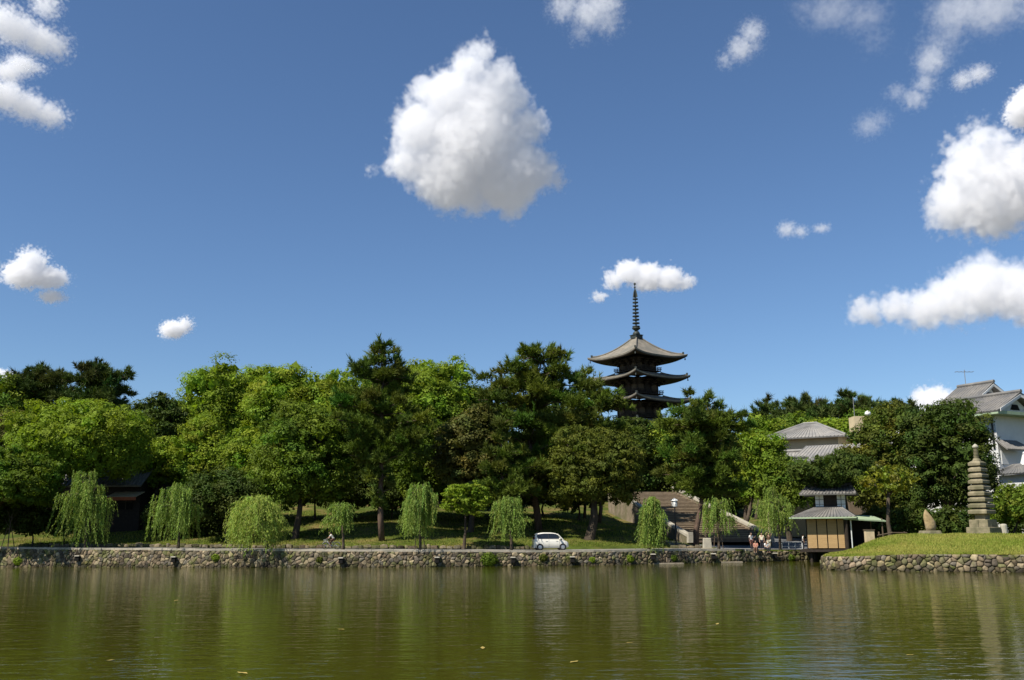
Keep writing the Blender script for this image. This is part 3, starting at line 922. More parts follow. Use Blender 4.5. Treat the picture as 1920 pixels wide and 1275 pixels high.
def pine(label, px, y, top, bot, x0, x1, leaf='needle', name='pine_tree', levels=9, prof=None, trunk=None, r0=0.28, pad=1.0, seed=None, group=None,
         dens=1.0, per=9, drop=0.0, nbr=(4, 6), nl=None, tip=True):
    """Layered Japanese pine: whorls of limbs that carry flat pads of needle tufts. prof: [(height fraction, reach fraction)]."""
    TREE_COUNT[0] += 1
    rg = np.random.default_rng(seed if seed is not None else 300 + TREE_COUNT[0])
    zt, zb = at_y(px, top, y).z, at_y(px, bot, y).z
    xl, xr, xc = at_y(x0, bot, y).x, at_y(x1, bot, y).x, at_y(px, bot, y).x
    if trunk is None: trunk = [(px, 1000), (px, top)]
    tz = [(at_y(a, b, y).x, at_y(a, b, y).z) for a, b in trunk]
    bx = tz[0][0]; bz = gz(bx, y)
    tz[0] = (bx, bz)
    zs = [q[1] for q in tz]; xs = [q[0] for q in tz]
    order = np.argsort(zs)
    def trunk_x(z): return float(np.interp(z, [zs[i] for i in order], [xs[i] for i in order]))
    prof = prof or [(0, 0.75), (0.25, 1.0), (0.6, 0.8), (0.85, 0.45), (1.0, 0.12)]
    org = Vector((bx, y, bz))
    b = MB()
    tp = []
    for z in np.linspace(bz - 0.4, zt - 0.2, 9):
        tp.append((trunk_x(z) - bx + 0.12 * math.sin(z * 1.3), 0.15 * math.sin(z * 0.9), z - bz))
    b.tube(tp, [r0 * (1.3 - 1.15 * i / 8) for i in range(9)], 8)
    PP, DD, TT = [], [], []
    k = 0.0024 * y                                     # needle scale with distance
    L0 = nl or max(0.34, 1.9 * k)
    for li in range(levels):
        f = (li + 0.45 * rg.uniform(-1, 1)) / max(levels - 1, 1)
        f = min(max(f, 0), 1)
        z = zb + (zt - zb) * f
        reach = np.interp(f, [p[0] for p in prof], [p[1] for p in prof])
        nb = int(rg.integers(nbr[0], nbr[1] + 1)) if reach > 0.25 else 3
        a0 = rg.uniform(0, 6.28)
        for bi in range(nb):
            a = a0 + 6.283 * bi / nb + rg.uniform(-.35, .35)
            dx, dy = math.cos(a), math.sin(a)
            half = (xr - trunk_x(z)) if dx > 0 else (trunk_x(z) - xl)
            half = max(half, 0.8)
            ln = reach * (abs(dx) * half + abs(dy) * 0.8 * (xr - xl) / 2) * rg.uniform(0.55, 1.08)
            st = Vector((trunk_x(z), y, z - 0.10 * ln))
            en = st + Vector((dx * ln, dy * ln, rg.uniform(0.0, 0.34) * ln - drop * ln + rg.uniform(-.3, .5)))
            md = st.lerp(en, 0.5) + Vector((0, 0, 0.08 * ln))
            b.tube([st - org, md - org, en - org], [r0 * 0.38 * (1 - 0.5 * f), r0 * 0.22, 0.03], 5)
            npad = max(1, int(round(ln / (0.95 * pad))))
            for pi in range(npad):
                g = (pi + 0.75) / npad
                pc = st.lerp(en, g) + Vector((rg.uniform(-.45, .45) * pad, rg.uniform(-.45, .45) * pad, 0.10 * ln * (1 - abs(2 * g - 1)) + rg.uniform(-.35, .5) * pad))
                pr = pad * rg.uniform(0.5, 1.2) * (0.42 + 0.6 * min(reach, 1.0))
                nt_ = max(6, int(dens * 15 * pr * pr / (L0 * L0)))
                v = unit(rg.normal(size=(nt_, 3)) + np.array([0, 0, 0.45]))
                P = np.array(pc) + v * pr * rg.uniform(0.3, 1.05, (nt_, 1)) * np.array([1, 1, 0.55])
                D = unit(v * np.array([0.9, 0.9, 0.5]) + np.array([dx * 0.55, dy * 0.55, 0.65]) + rg.normal(size=(nt_, 3)) * 0.2)
                col = np.clip(1 + rg.normal(size=3) * np.array([.12, .08, .1]) + rg.normal() * 0.14, 0.5, 1.6)
                PP.append(P); DD.append(D); TT.append(np.tile(col, (nt_, 1)))
                if rg.random() < 0.8:                       # curved candle shoots that break the outline
                    for _ in range(2):
                        sh = np.array(pc) + np.array([rg.normal() * .5 * pr, rg.normal() * .5 * pr, .25 * pr])
                        sd = unit(np.array([dx * .5 + rg.normal() * .3, dy * .5 + rg.normal() * .3, 0.9]))
                        PP.append(sh + sd * np.linspace(0, 1, 6)[:, None] * pr * rg.uniform(.6, 1.2))
                        DD.append(np.tile(sd, (6, 1))); TT.append(np.tile(col * 1.1, (6, 1)))
    if tip:
        for s_ in range(3):                             # upright leader shoots
            sx, sy, sh = rg.normal() * .5 * pad * (s_ > 0), rg.normal() * .5 * pad * (s_ > 0), 0.25 * s_ * rg.uniform(.5, 1.5)
            for q in range(16):
                g = q / 15
                P = np.array([[trunk_x(zt) + sx + rg.normal() * .12 * (.3 + g), y + sy + rg.normal() * .12 * (.3 + g), zt - sh - 0.05 - 2.0 * pad * g]])
                a_ = rg.uniform(0, 6.28)
                PP.append(P); DD.append(np.array([[math.cos(a_) * .5 * g, math.sin(a_) * .5 * g, 1.0]])); TT.append(np.ones((1, 3)))
    P, D, T = np.concatenate(PP), np.concatenate(DD), np.concatenate(TT)
    # settle the crown so that its highest shoot meets the given top
    kz = (zt - 0.8 * L0 - zb) / max(P[:, 2].max() - zb, 0.1)
    P[:, 2] = np.where(P[:, 2] > zb, zb + (P[:, 2] - zb) * kz, P[:, 2])
    b.v = [(v[0], v[1], (zb - bz) + (v[2] - (zb - bz)) * kz if v[2] > zb - bz else v[2]) for v in b.v]
    V, Fq = needle_tufts(P, D, np.full(len(P), L0), max(0.035, 0.21 * k), rg, per)
    root = empty(name, org)
    tag(root, label, 'tree', group)
    link('crown', array_mesh('crown', V - np.array(org), Fq, M[leaf], tint=np.repeat(T, 3 * per, 0)), root)
    b.build('trunk', 'bark_pine', root, smooth=True)
    TREES.append((label, len(Fq)))
    return root

def willow(label, px, top, bot, x0, x1, off, trunk_px, leaf='willow', nstr=190, seed=None, spread=1.0, bushy=False, stakes=False):
    """Weeping willow at the pond edge: arching limbs and hanging strands of narrow leaves."""
    TREE_COUNT[0] += 1
    rg = np.random.default_rng(seed if seed is not None else 500 + TREE_COUNT[0])
    x = at_y(trunk_px, 1020, 95).x
    for _ in range(5): x = at_y(trunk_px, 1020, float(shore_y(x)) + off).x
    y = float(shore_y(x)) + off
    org = Vector((x, y, gz(x, y)))
    zt, zb = at_y(px, top, y).z, at_y(px, bot, y).z
    xl, xr = at_y(x0, bot, y).x, at_y(x1, bot, y).x
    cx, hx = (xl + xr) / 2, (xr - xl) / 2 * 0.88
    H = zt - zb
    b = MB()
    fork = Vector((0.35 * cx + 0.65 * x, y, org.z + 0.52 * (zt - org.z)))
    b.tube([(0, 0, -.3), (0.05, 0, 0.4), ((fork.x - x) * .5 + .06, 0, (fork.z - org.z) * .55), tuple(fork - org)], [.20, .14, .11, .09], 8)
    PP, TD, SD, TT = [], [], [], []
    nbr = 44 if bushy else 17
    tops = []
    for i in range(nbr):
        a = 6.283 * i / nbr + rg.uniform(-.2, .2)
        rr = rg.uniform(0.15, 0.95)
        fall = 0.02 + 0.42 * rr * rr + rg.uniform(-.02, .22)
        if bushy:
            ph = 2.65 * (i + .5) / nbr * rg.uniform(.85, 1.08)
            rr = max(math.sin(ph), .45 if ph > 1.6 else 0) * .85 * rg.uniform(.6, 1.0); fall = 0.04 + 0.46 * (1 - math.cos(ph)) * rg.uniform(.85, 1.05)
            a = i * 2.4
        e = Vector((cx + math.cos(a) * hx * rr, y + math.sin(a) * hx * 0.85 * rr, zt - H * fall))
        m = fork.lerp(e, 0.55) + Vector((0, 0, 0.22 * (e.z - fork.z) + .3))
        b.tube([fork - org, m - org, e - org], [0.07, 0.045, 0.015], 5)
        tops.append((m, e, rr))
    for s in range(nstr):
        m, e, rr = tops[rg.integers(nbr)]
        g = rg.uniform(0.25, 1.1)
        p = np.array(m.lerp(e, g)) + rg.normal(size=3) * np.array([.22, .22, .16])
        p[2] = min(p[2] + 0.1, zt)
        outd = unit(np.array([p[0] - cx, p[1] - y, 0.0]) + rg.normal(size=3) * 0.25)
        outd[2] = 0
        zend = zb + rg.uniform(0, 0.75) ** 1.3 * H + (0.35 * H * rg.random() if rg.random() < 0.5 else 0)
        ln = max(0.5, p[2] - zend)
        if bushy: ln = min(ln, rg.uniform(0.6, 1.9))
        nleaf = int(max(6, ln / (0.055 if not bushy else 0.045)))
        tpar = np.linspace(0, 1, nleaf)
        arch = (0.35 if not bushy else rg.uniform(.5, 1.7)) * spread
        path = p + outd * (arch * (1 - np.exp(-3 * tpar)))[:, None] * rg.uniform(.4, 1.0)
        path[:, 2] += (0.28 * np.sin(np.minimum(tpar * 4, math.pi)) * (rg.uniform(.6, 3.4) if bushy else 0.45)) - ln * tpar ** 1.15
        sway = (rg.normal() * 0.12 - 0.05) * ln
        path[:, 0] += sway * tpar ** 2
        path += rg.normal(size=path.shape) * np.array([.035, .035, .02])
        PP.append(path)
        dn = np.tile(np.array([[0, 0, -1.0]]), (nleaf, 1)) + outd * 0.35 + rg.normal(size=(nleaf, 3)) * 0.38
        TD.append(unit(dn))
        TT.append(np.tile(np.clip(np.array([1, 1, 1]) * (1 + rg.normal() * .16) + rg.normal(size=3) * .06, .5, 1.6), (nleaf, 1)))
    P, T, C = np.concatenate(PP), np.concatenate(TD), np.concatenate(TT)
    n = len(P)
    side = unit(np.cross(T, unit(rg.normal(size=(n, 3)) + np.array([0, -0.5, 0]))))
    ln = rg.uniform(0.16, 0.30, (n, 1)); wd = rg.uniform(0.022, 0.04, (n, 1))
    V = np.stack([P, P + T * ln * .45 + side * wd, P + T * ln, P + T * ln * .45 - side * wd], 1).reshape(-1, 3)
    Fq = np.arange(4 * n).reshape(-1, 4)
    root = empty('willow_tree', org)
    tag(root, label, 'tree', 'willows along the pond road')
    link('crown', array_mesh('crown', V - np.array(org), Fq, M[leaf], tint=np.repeat(C, 4, 0)), root)
    b.build('trunk', 'bark', root, smooth=True)
    if stakes:
        for dx in (-0.45, 0.45):
            MB().tube([(dx * 1.1, 0.05, -.2), (dx * 0.75, 0, 1.35)], 0.04, 6).build('stake', 'wood', root)
        MB().tube([(-.42, -.04, 1.2), (.42, -.04, 1.2)], 0.035, 6).build('crossbar', 'wood', root)
    TREES.append((label, len(Fq) * 2))
    return root
# ------------------------------------------------------------------ planting: from the back to the front
FP = 'pines on the far hill'
FW = 'dark trees filling the wood'
# far wood
for i, (px, y, top, x0, x1, leaf) in enumerate([(20, 175, 735, -60, 90, 'leaf_dark'), (250, 175, 770, 170, 330, 'leaf_dark'), (330, 170, 745, 270, 420, 'leaf_mid'), (560, 170, 720, 480, 650, 'leaf_dark'),
                                          (700, 170, 705, 620, 790, 'leaf_mid'), (880, 165, 735, 800, 960, 'leaf_dark'), (1030, 165, 745, 950, 1110, 'leaf_dark'), (1180, 170, 780, 1100, 1260, 'leaf_dark'),
                                          (1330, 170, 800, 1260, 1410, 'leaf_dark')]):
    broadleaf(['dark tree deep in the wood below the left pines', 'dark tree showing between left pine and dark mound tree', 'green tree filling the gap left of the pale camphors', 'dark tree behind the middle camphor',
               'green tree behind the tall dark pine', 'dark tree behind the brownish evergreen', 'dark tree behind the big spreading pine', 'dark tree at the foot of the pagoda', 'dark tree behind the pine right of the pagoda'][i],
              px, y, top, top + 190, x0, x1, leaf, clump=2.0, dens=0.75, group=FW)
FAR_LABELS = ['single far pine standing left of the far hill row', 'second far pine from the left on the right hill', 'third far pine from the left on the right hill', 'broad far pine at the middle of the right hill',
              'tallest far pine on the right hill', 'far pine right of the tallest hill pine', 'far pine above the beige tank', 'flat far pine left of the hotel roof', 'last far pine beside the grey cloud']
for i, (px, top, x0, x1, y) in enumerate([(1437, 738, 1412, 1466, 215), (1480, 742, 1455, 1508, 210), (1508, 735, 1480, 1540, 205), (1545, 745, 1515, 1580, 200), (1590, 727, 1560, 1622, 200),
                                    (1622, 738, 1595, 1655, 205), (1655, 748, 1625, 1688, 205), (1680, 745, 1650, 1712, 210), (1704, 747, 1684, 1735, 215)]):
    pine(FAR_LABELS[i], px, y, top, 835, x0, x1, 'needle_dark', levels=9, pad=1.25, group=FP, per=7, dens=.8,
         prof=[(0, 1.1), (0.4, 1.1), (0.65, 0.85), (0.8, 0.55), (0.92, 0.3), (1, 0.1)])
for i, (px, y, top, bot, x0, x1, leaf) in enumerate([(1490, 190, 775, 870, 1440, 1545, 'leaf_mid'), (1555, 185, 778, 860, 1500, 1612, 'leaf_light'), (1640, 195, 765, 860, 1570, 1700, 'leaf_mid'), (1420, 165, 775, 900, 1380, 1475, 'leaf_light'),
                                               (1700, 180, 770, 860, 1650, 1760, 'leaf_dark')]):
    broadleaf(['green tree under the far pines left of the inn roof', 'light green tree just above the inn roof', 'green tree below the far pines behind the beige tank', 'pale green tree right of the dark pine by the stair',
               'dark tree low behind the big evergreen'][i], px, y, top, bot, x0, x1, leaf, clump=1.7, dens=.8, group='trees on the far right hill')

# left pines and neighbours
pine('dark pine at the far left skyline', 75, 152, 677, 800, 22, 122, 'needle_dark', levels=9, pad=1.35, prof=[(0, .6), (.25, .9), (.5, 1.0), (.75, .85), (.9, .5), (1, .15)], group='pines on the left skyline')
pine('dark flat topped pine second from the left on the skyline', 180, 150, 672, 800, 112, 250, 'needle_dark', levels=9, pad=1.35, trunk=[(205, 1000), (190, 760), (178, 680)],
     prof=[(0, .7), (.25, 1.0), (.5, .8), (.75, .8), (.9, .6), (1, .25)], group='pines on the left skyline')
broadleaf('mid green tree cut by the left edge of the picture', 5, 150, 702, 840, -70, 62, 'leaf_mid', clump=1.7)
broadleaf('brownish low tree at the left edge under the pines', 25, 125, 772, 860, -50, 100, 'leaf_brown', clump=1.1, flat=.55)
broadleaf('dark rounded evergreen between left pines and pale camphors', 298, 135, 738, 850, 248, 352, 'leaf_dark', clump=1.5, flat=.55, open_=.12)
broadleaf('big bright green maple behind the leftmost willow', 155, 107, 744, 905, 22, 275, 'leaf_light', clump=1.15, dens=1.0, trunk_px=150, tvar=.2)
broadleaf('green bushy tree low at the left edge behind the bare sapling', 30, 99.5, 835, 955, -60, 110, 'leaf_mid', clump=1.0, flat=.55, trunk_px=-35)
broadleaf('small light green tree right of the big bright maple', 292, 116, 820, 915, 255, 340, 'leaf_light', clump=.9)
# camphors
broadleaf('tall pale green camphor left of the middle, highest of its group', 405, 140, 672, 890, 335, 480, 'leaf_light', clump=1.95, flat=.62, name='camphor_tree', tvar=.3)
broadleaf('wide pale green camphor in the middle of the left wood', 520, 136, 676, 880, 450, 600, 'leaf_light', clump=1.95, flat=.62, name='camphor_tree', tvar=.3)
broadleaf('broad pale camphor filling the canopy between the tallest two', 465, 146, 684, 880, 400, 540, 'leaf_light', clump=1.95, flat=.62, name='camphor_tree', tvar=.3)
broadleaf('pale green camphor left of the tall dark pine', 605, 134, 680, 880, 545, 690, 'leaf_light', clump=1.95, flat=.62, name='camphor_tree', tvar=.3)
broadleaf('low pale green tree behind the second willow from the left', 385, 114, 785, 930, 322, 440, 'leaf_light', clump=1.1)
broadleaf('low bright tree above the lantern lamp', 460, 112, 818, 925, 405, 512, 'leaf_light', clump=1.1)
broadleaf('large mid green tree with dark trunk in front of the camphors', 568, 104, 752, 955, 476, 672, 'leaf_mid', clump=1.25, trunk_px=553, r0=.36)
broadleaf('dark shrubby tree at the foot of the tall dark pine', 650, 116, 870, 960, 600, 705, 'leaf_dark', clump=.9)
broadleaf('dark spreading tree shading the bank behind the lantern lamp', 425, 103, 880, 975, 350, 500, 'leaf_dark', clump=1.1, r0=.22)
broadleaf('dark spreading tree rising behind the shops on the left bank', 228, 124, 840, 930, 165, 300, 'leaf_dark', clump=1.2, r0=.2)
# tall pine
pine('tall dark pine rising above the left wood', 712, 101, 633, 950, 622, 790, 'needle', levels=13, pad=1.15, trunk=[(715, 1000), (713, 800), (722, 640)],
     prof=[(0, .14), (.12, .22), (.22, .45), (.35, .85), (.5, 1.0), (.65, .85), (.78, .55), (.9, .42), (1, .2)], r0=.26, dens=1.15)
broadleaf('light green tree right of the tall dark pine', 820, 128, 676, 900, 742, 912, 'leaf_light', clump=1.5)
broadleaf('pale green tree joining the canopy right of the tall pine', 775, 132, 682, 900, 720, 840, 'leaf_light', clump=1.5)
broadleaf('mid green tree low between tall pine and brownish evergreen', 790, 112, 780, 935, 730, 850, 'leaf_mid', clump=1.2)
broadleaf('brownish dark evergreen left of the big spreading pine', 882, 107, 765, 935, 815, 955, 'leaf_brown', clump=1.2, flat=.6, tvar=.3)
pine('big spreading pine with open crown in the middle of the picture', 985, 110, 640, 930, 888, 1098, 'needle', levels=11, pad=1.2, trunk=[(1012, 1015), (1000, 930), (992, 780), (1018, 645)],
     prof=[(0, .55), (.12, .7), (.3, .55), (.45, .85), (.6, 1.0), (.75, .92), (.88, .8), (.95, .45), (1, .15)], r0=.34, dens=1.05)
pine('low pine with bright tufts and bare pale trunk left of the big pine', 945, 103, 770, 935, 895, 1035, 'needle', levels=6, pad=1.0, trunk=[(950, 1010), (943, 880), (940, 780)],
     prof=[(0, .7), (.25, 1.0), (.5, .8), (.7, .2), (.9, .2), (1, .3)], r0=.16)
pine('slim young pine tip standing left of the pagoda', 1097, 122, 684, 860, 1055, 1140, 'needle', levels=9, pad=.8, prof=[(0, 1), (.5, .8), (.8, .4), (1, .08)], r0=.15)
pine('pine with long flat limbs crossing in front of the pagoda', 1130, 118, 715, 850, 1075, 1200, 'needle', levels=5, pad=1.0, prof=[(0, .7), (.4, 1.0), (.7, .9), (1, .35)], r0=.2, trunk=[(1125, 1000), (1128, 715)])
broadleaf('dark evergreen between the spreading pine and the pagoda', 1195, 150, 782, 885, 1128, 1250, 'leaf_dark', clump=1.2, flat=.6)
broadleaf('huge rounded olive evergreen with twin trunks beside the stair', 1114, 104, 795, 968, 1020, 1216, 'leaf_olive', clump=.9, flat=.62, trunk_px=1105, r0=.5, shell=.6, tvar=.15, size=.185, grow_=.02)
broadleaf('small layered maple with forked trunk on the lawn', 872, 97, 902, 972, 825, 922, 'leaf_light', clump=.62, flat=.3, trunk_px=870, r0=.15, tvar=.15, name='maple_tree', open_=.3, shell=.3, grow_=.04)
broadleaf('light green tree in front of the pagoda foot', 1255, 150, 790, 890, 1195, 1315, 'leaf_light', clump=1.2)
pine('broad dark pine with leaning trunk at the stair', 1322, 108, 727, 925, 1240, 1398, 'needle', levels=10, pad=1.15, trunk=[(1303, 1012), (1312, 950), (1328, 880), (1326, 735)],
     prof=[(0, .65), (.15, .95), (.35, .85), (.55, .95), (.75, .9), (.9, .75), (1, .35)], r0=.27, dens=1.15)
broadleaf('bright green tree right of the stair pine', 1418, 122, 800, 945, 1372, 1480, 'leaf_light', clump=1.2, trunk_px=1388, r0=.3)
broadleaf('bright green tree below the inn roofs', 1480, 120, 858, 955, 1420, 1545, 'leaf_mid', clump=1.1)
belt = [(378, 124, 845), (446, 126, 850), (515, 124, 838), (590, 125, 850), (660, 127, 842), (735, 125, 848), (805, 124, 840), (880, 126, 846), (950, 125, 842), (1020, 127, 850), (1085, 126, 850)]
for i, (px, y, top) in enumerate(belt):
    broadleaf(['dark evergreen shrub right of the shaded shops', 'dark evergreen shrub behind the lantern lamp', 'dark evergreen shrub left of the large mid green tree trunk', 'dark evergreen shrub right of the large mid green tree trunk',
               'dark evergreen shrub left of the tall pine trunk', 'dark evergreen shrub right of the tall pine trunk', 'dark evergreen shrub behind the tall staked willow', 'dark evergreen shrub behind the small layered maple',
               'dark evergreen shrub left of the big pine trunk', 'dark evergreen shrub right of the big pine trunk', 'dark evergreen shrub behind the olive evergreen'][i],
              px, y - 7, top, 960 + (i % 3) * 6, px - 52, px + 52, 'leaf_dark', name='evergreen_shrub', clump=1.3, dens=.75, group='shrubs under the wood', grow_=.06, r0=.14)
for i, (px, y, x0, x1, top) in enumerate([(1195, 152, 1130, 1262, 830), (1275, 150, 1215, 1330, 840), (1345, 140, 1290, 1395, 850), (1400, 138, 1360, 1450, 860)]):
    broadleaf(['dark tree above the head of the stair', 'dark tree right of the head of the stair', 'dark tree behind the leaning pine by the stair', 'dark tree beside the sloping street'][i], px, y, top, 935, x0, x1, 'leaf_dark', clump=1.7, dens=.7, group=FW)
# right side
broadleaf('dark evergreen over the tea house roof', 1565, 101, 850, 922, 1490, 1650, 'leaf_dark', clump=1.0, flat=.6, tvar=.2, trunk_px=1600)
broadleaf('big dark evergreen with brownish top, left of the two by the hotel', 1665, 112, 768, 985, 1585, 1748, 'leaf_olive', clump=1.2, flat=.7, tvar=.35, r0=.4)
broadleaf('big dark evergreen in front of the white hotel', 1780, 108, 740, 990, 1682, 1872, 'leaf_dark', clump=1.2, flat=.7, tvar=.3, r0=.45, grow_=.05)
broadleaf('small bushy tree at the right edge beside the stone pagoda', 1912, 92, 905, 985, 1862, 1975, 'leaf_mid', clump=.8, trunk_px=1896, r0=.12, tvar=.3)
for i, (px, top, w) in enumerate([(1655, 950, 40), (1715, 945, 42), (1778, 948, 42), (1835, 950, 36)]):
    broadleaf(['dark hedge shrub behind the log rail', 'dark hedge shrub left of the pointed standing stone', 'dark hedge shrub between standing stone and stone pagoda', 'dark hedge shrub behind the stone pagoda foot'][i],
              px, 103, top, 1012, px - w, px + w, 'leaf_dark', name='hedge_shrub', clump=.9, group='hedge behind the mound', r0=.1)
broadleaf('dark bush at the right edge behind the small tree', 1935, 106, 925, 1010, 1880, 1990, 'leaf_dark', name='hedge_shrub', clump=.9, r0=.1)
for i, (px, top, w, y) in enumerate([(-10, 925, 45, 103), (62, 930, 42, 104), (118, 940, 34, 105), (302, 935, 34, 106), (345, 938, 38, 107), (395, 945, 34, 108)]):
    broadleaf(['dark shrub at the left edge beside the bare sapling', 'dark shrub between the bare sapling and the leftmost willow', 'dark shrub behind the left side of the leftmost willow', 'dark shrub left of the second willow trunk',
               'dark shrub right of the second willow trunk', 'dark shrub between second willow and pale bushy willow'][i],
              px, y, top, 1012, px - w, px + w, 'leaf_dark', name='bank_shrub', clump=.8, group='shrubs on the left bank', r0=.1, grow_=.05)
# willows
willow('leftmost willow, wide and ragged, above the shaded wall', 155, 870, 1024, 92, 208, 0.6, 160, nstr=300)
willow('second willow from the left with long left side', 330, 893, 1015, 278, 378, 0.6, 334, nstr=270)
willow('pale bushy willow hanging over the stone wall', 475, 935, 1042, 412, 538, 0.45, 500, 'willow_pale', nstr=900, bushy=True)
willow('small low willow above the cyclist', 638, 940, 1001, 602, 672, 1.0, 643, nstr=200)
willow('tall staked willow on the lawn left of the small maple', 786, 898, 1010, 738, 833, 0.6, 787, nstr=290, stakes=True)
willow('willow just left of the white car', 955, 925, 1014, 913, 992, 1.2, 958, nstr=240)
willow('narrow willow standing left of the stair', 1222, 930, 1034, 1188, 1260, 0.7, 1216, nstr=260)
willow('staked willow in front of the stair', 1345, 928, 1004, 1312, 1380, 1.0, 1347, nstr=210, stakes=True)
willow('willow behind the group of people', 1457, 912, 1006, 1417, 1494, 1.2, 1462, nstr=260)
# ------------------------------------------------------------------ pagoda
def curved_roof(half_in, half_out, z_in, z_eave, lift, thick, nu=24, nv=10, pw=1.55):
    """Four sided sweeping roof: upper surface, fascia and underside as separate MBs."""
    top, under = MB(), MB()
    for side in range(4):
        rot = Matrix.Rotation(side * math.pi / 2, 3, 'Z')
        g, h = [], []
        for j in range(nv + 1):
            v = j / nv
            hw = half_in + (half_out - half_in) * v
            rowt, rowu = [], []
            for i in range(nu + 1):
                u = -1 + 2 * i / nu
                z = z_eave + (z_in - z_eave) * (1 - v) ** pw + lift * abs(u) ** 3.2 * v ** 2.2
                out = 0.35 * abs(u) ** 4 * v ** 2
                rowt.append(rot @ Vector((u * (hw + out), -(hw + out), z)))
                zu = z_eave - thick + 0.55 * (1 - v) * (half_out - half_in) * 0.42 + lift * abs(u) ** 3.2 * v ** 2.2
                rowu.append(rot @ Vector((u * (hw + out - 0.12), -(hw + out - 0.12), min(zu, z - 0.08))))
            g.append(rowt); h.append(rowu)
        vs = [p for r in g for p in r]
        n = nu + 1
        top.add(vs, [(j * n + i, (j + 1) * n + i, (j + 1) * n + i + 1, j * n + i + 1) for j in range(nv) for i in range(nu)])
        vs = [p for r in h for p in r]
        under.add(vs, [(j * n + i, j * n + i + 1, (j + 1) * n + i + 1, (j + 1) * n + i) for j in range(nv) for i in range(nu)])
        # fascia: pale tile ends above, dark board below
        e, f = g[-1], h[-1]
        mid = [a.lerp(b, 0.6) for a, b in zip(e, f)]
        top.add(e + mid, [(i, n + i, n + i + 1, i + 1) for i in range(nu)])
        under.add(mid + f, [(i, n + i, n + i + 1, i + 1) for i in range(nu)])
    return top, under

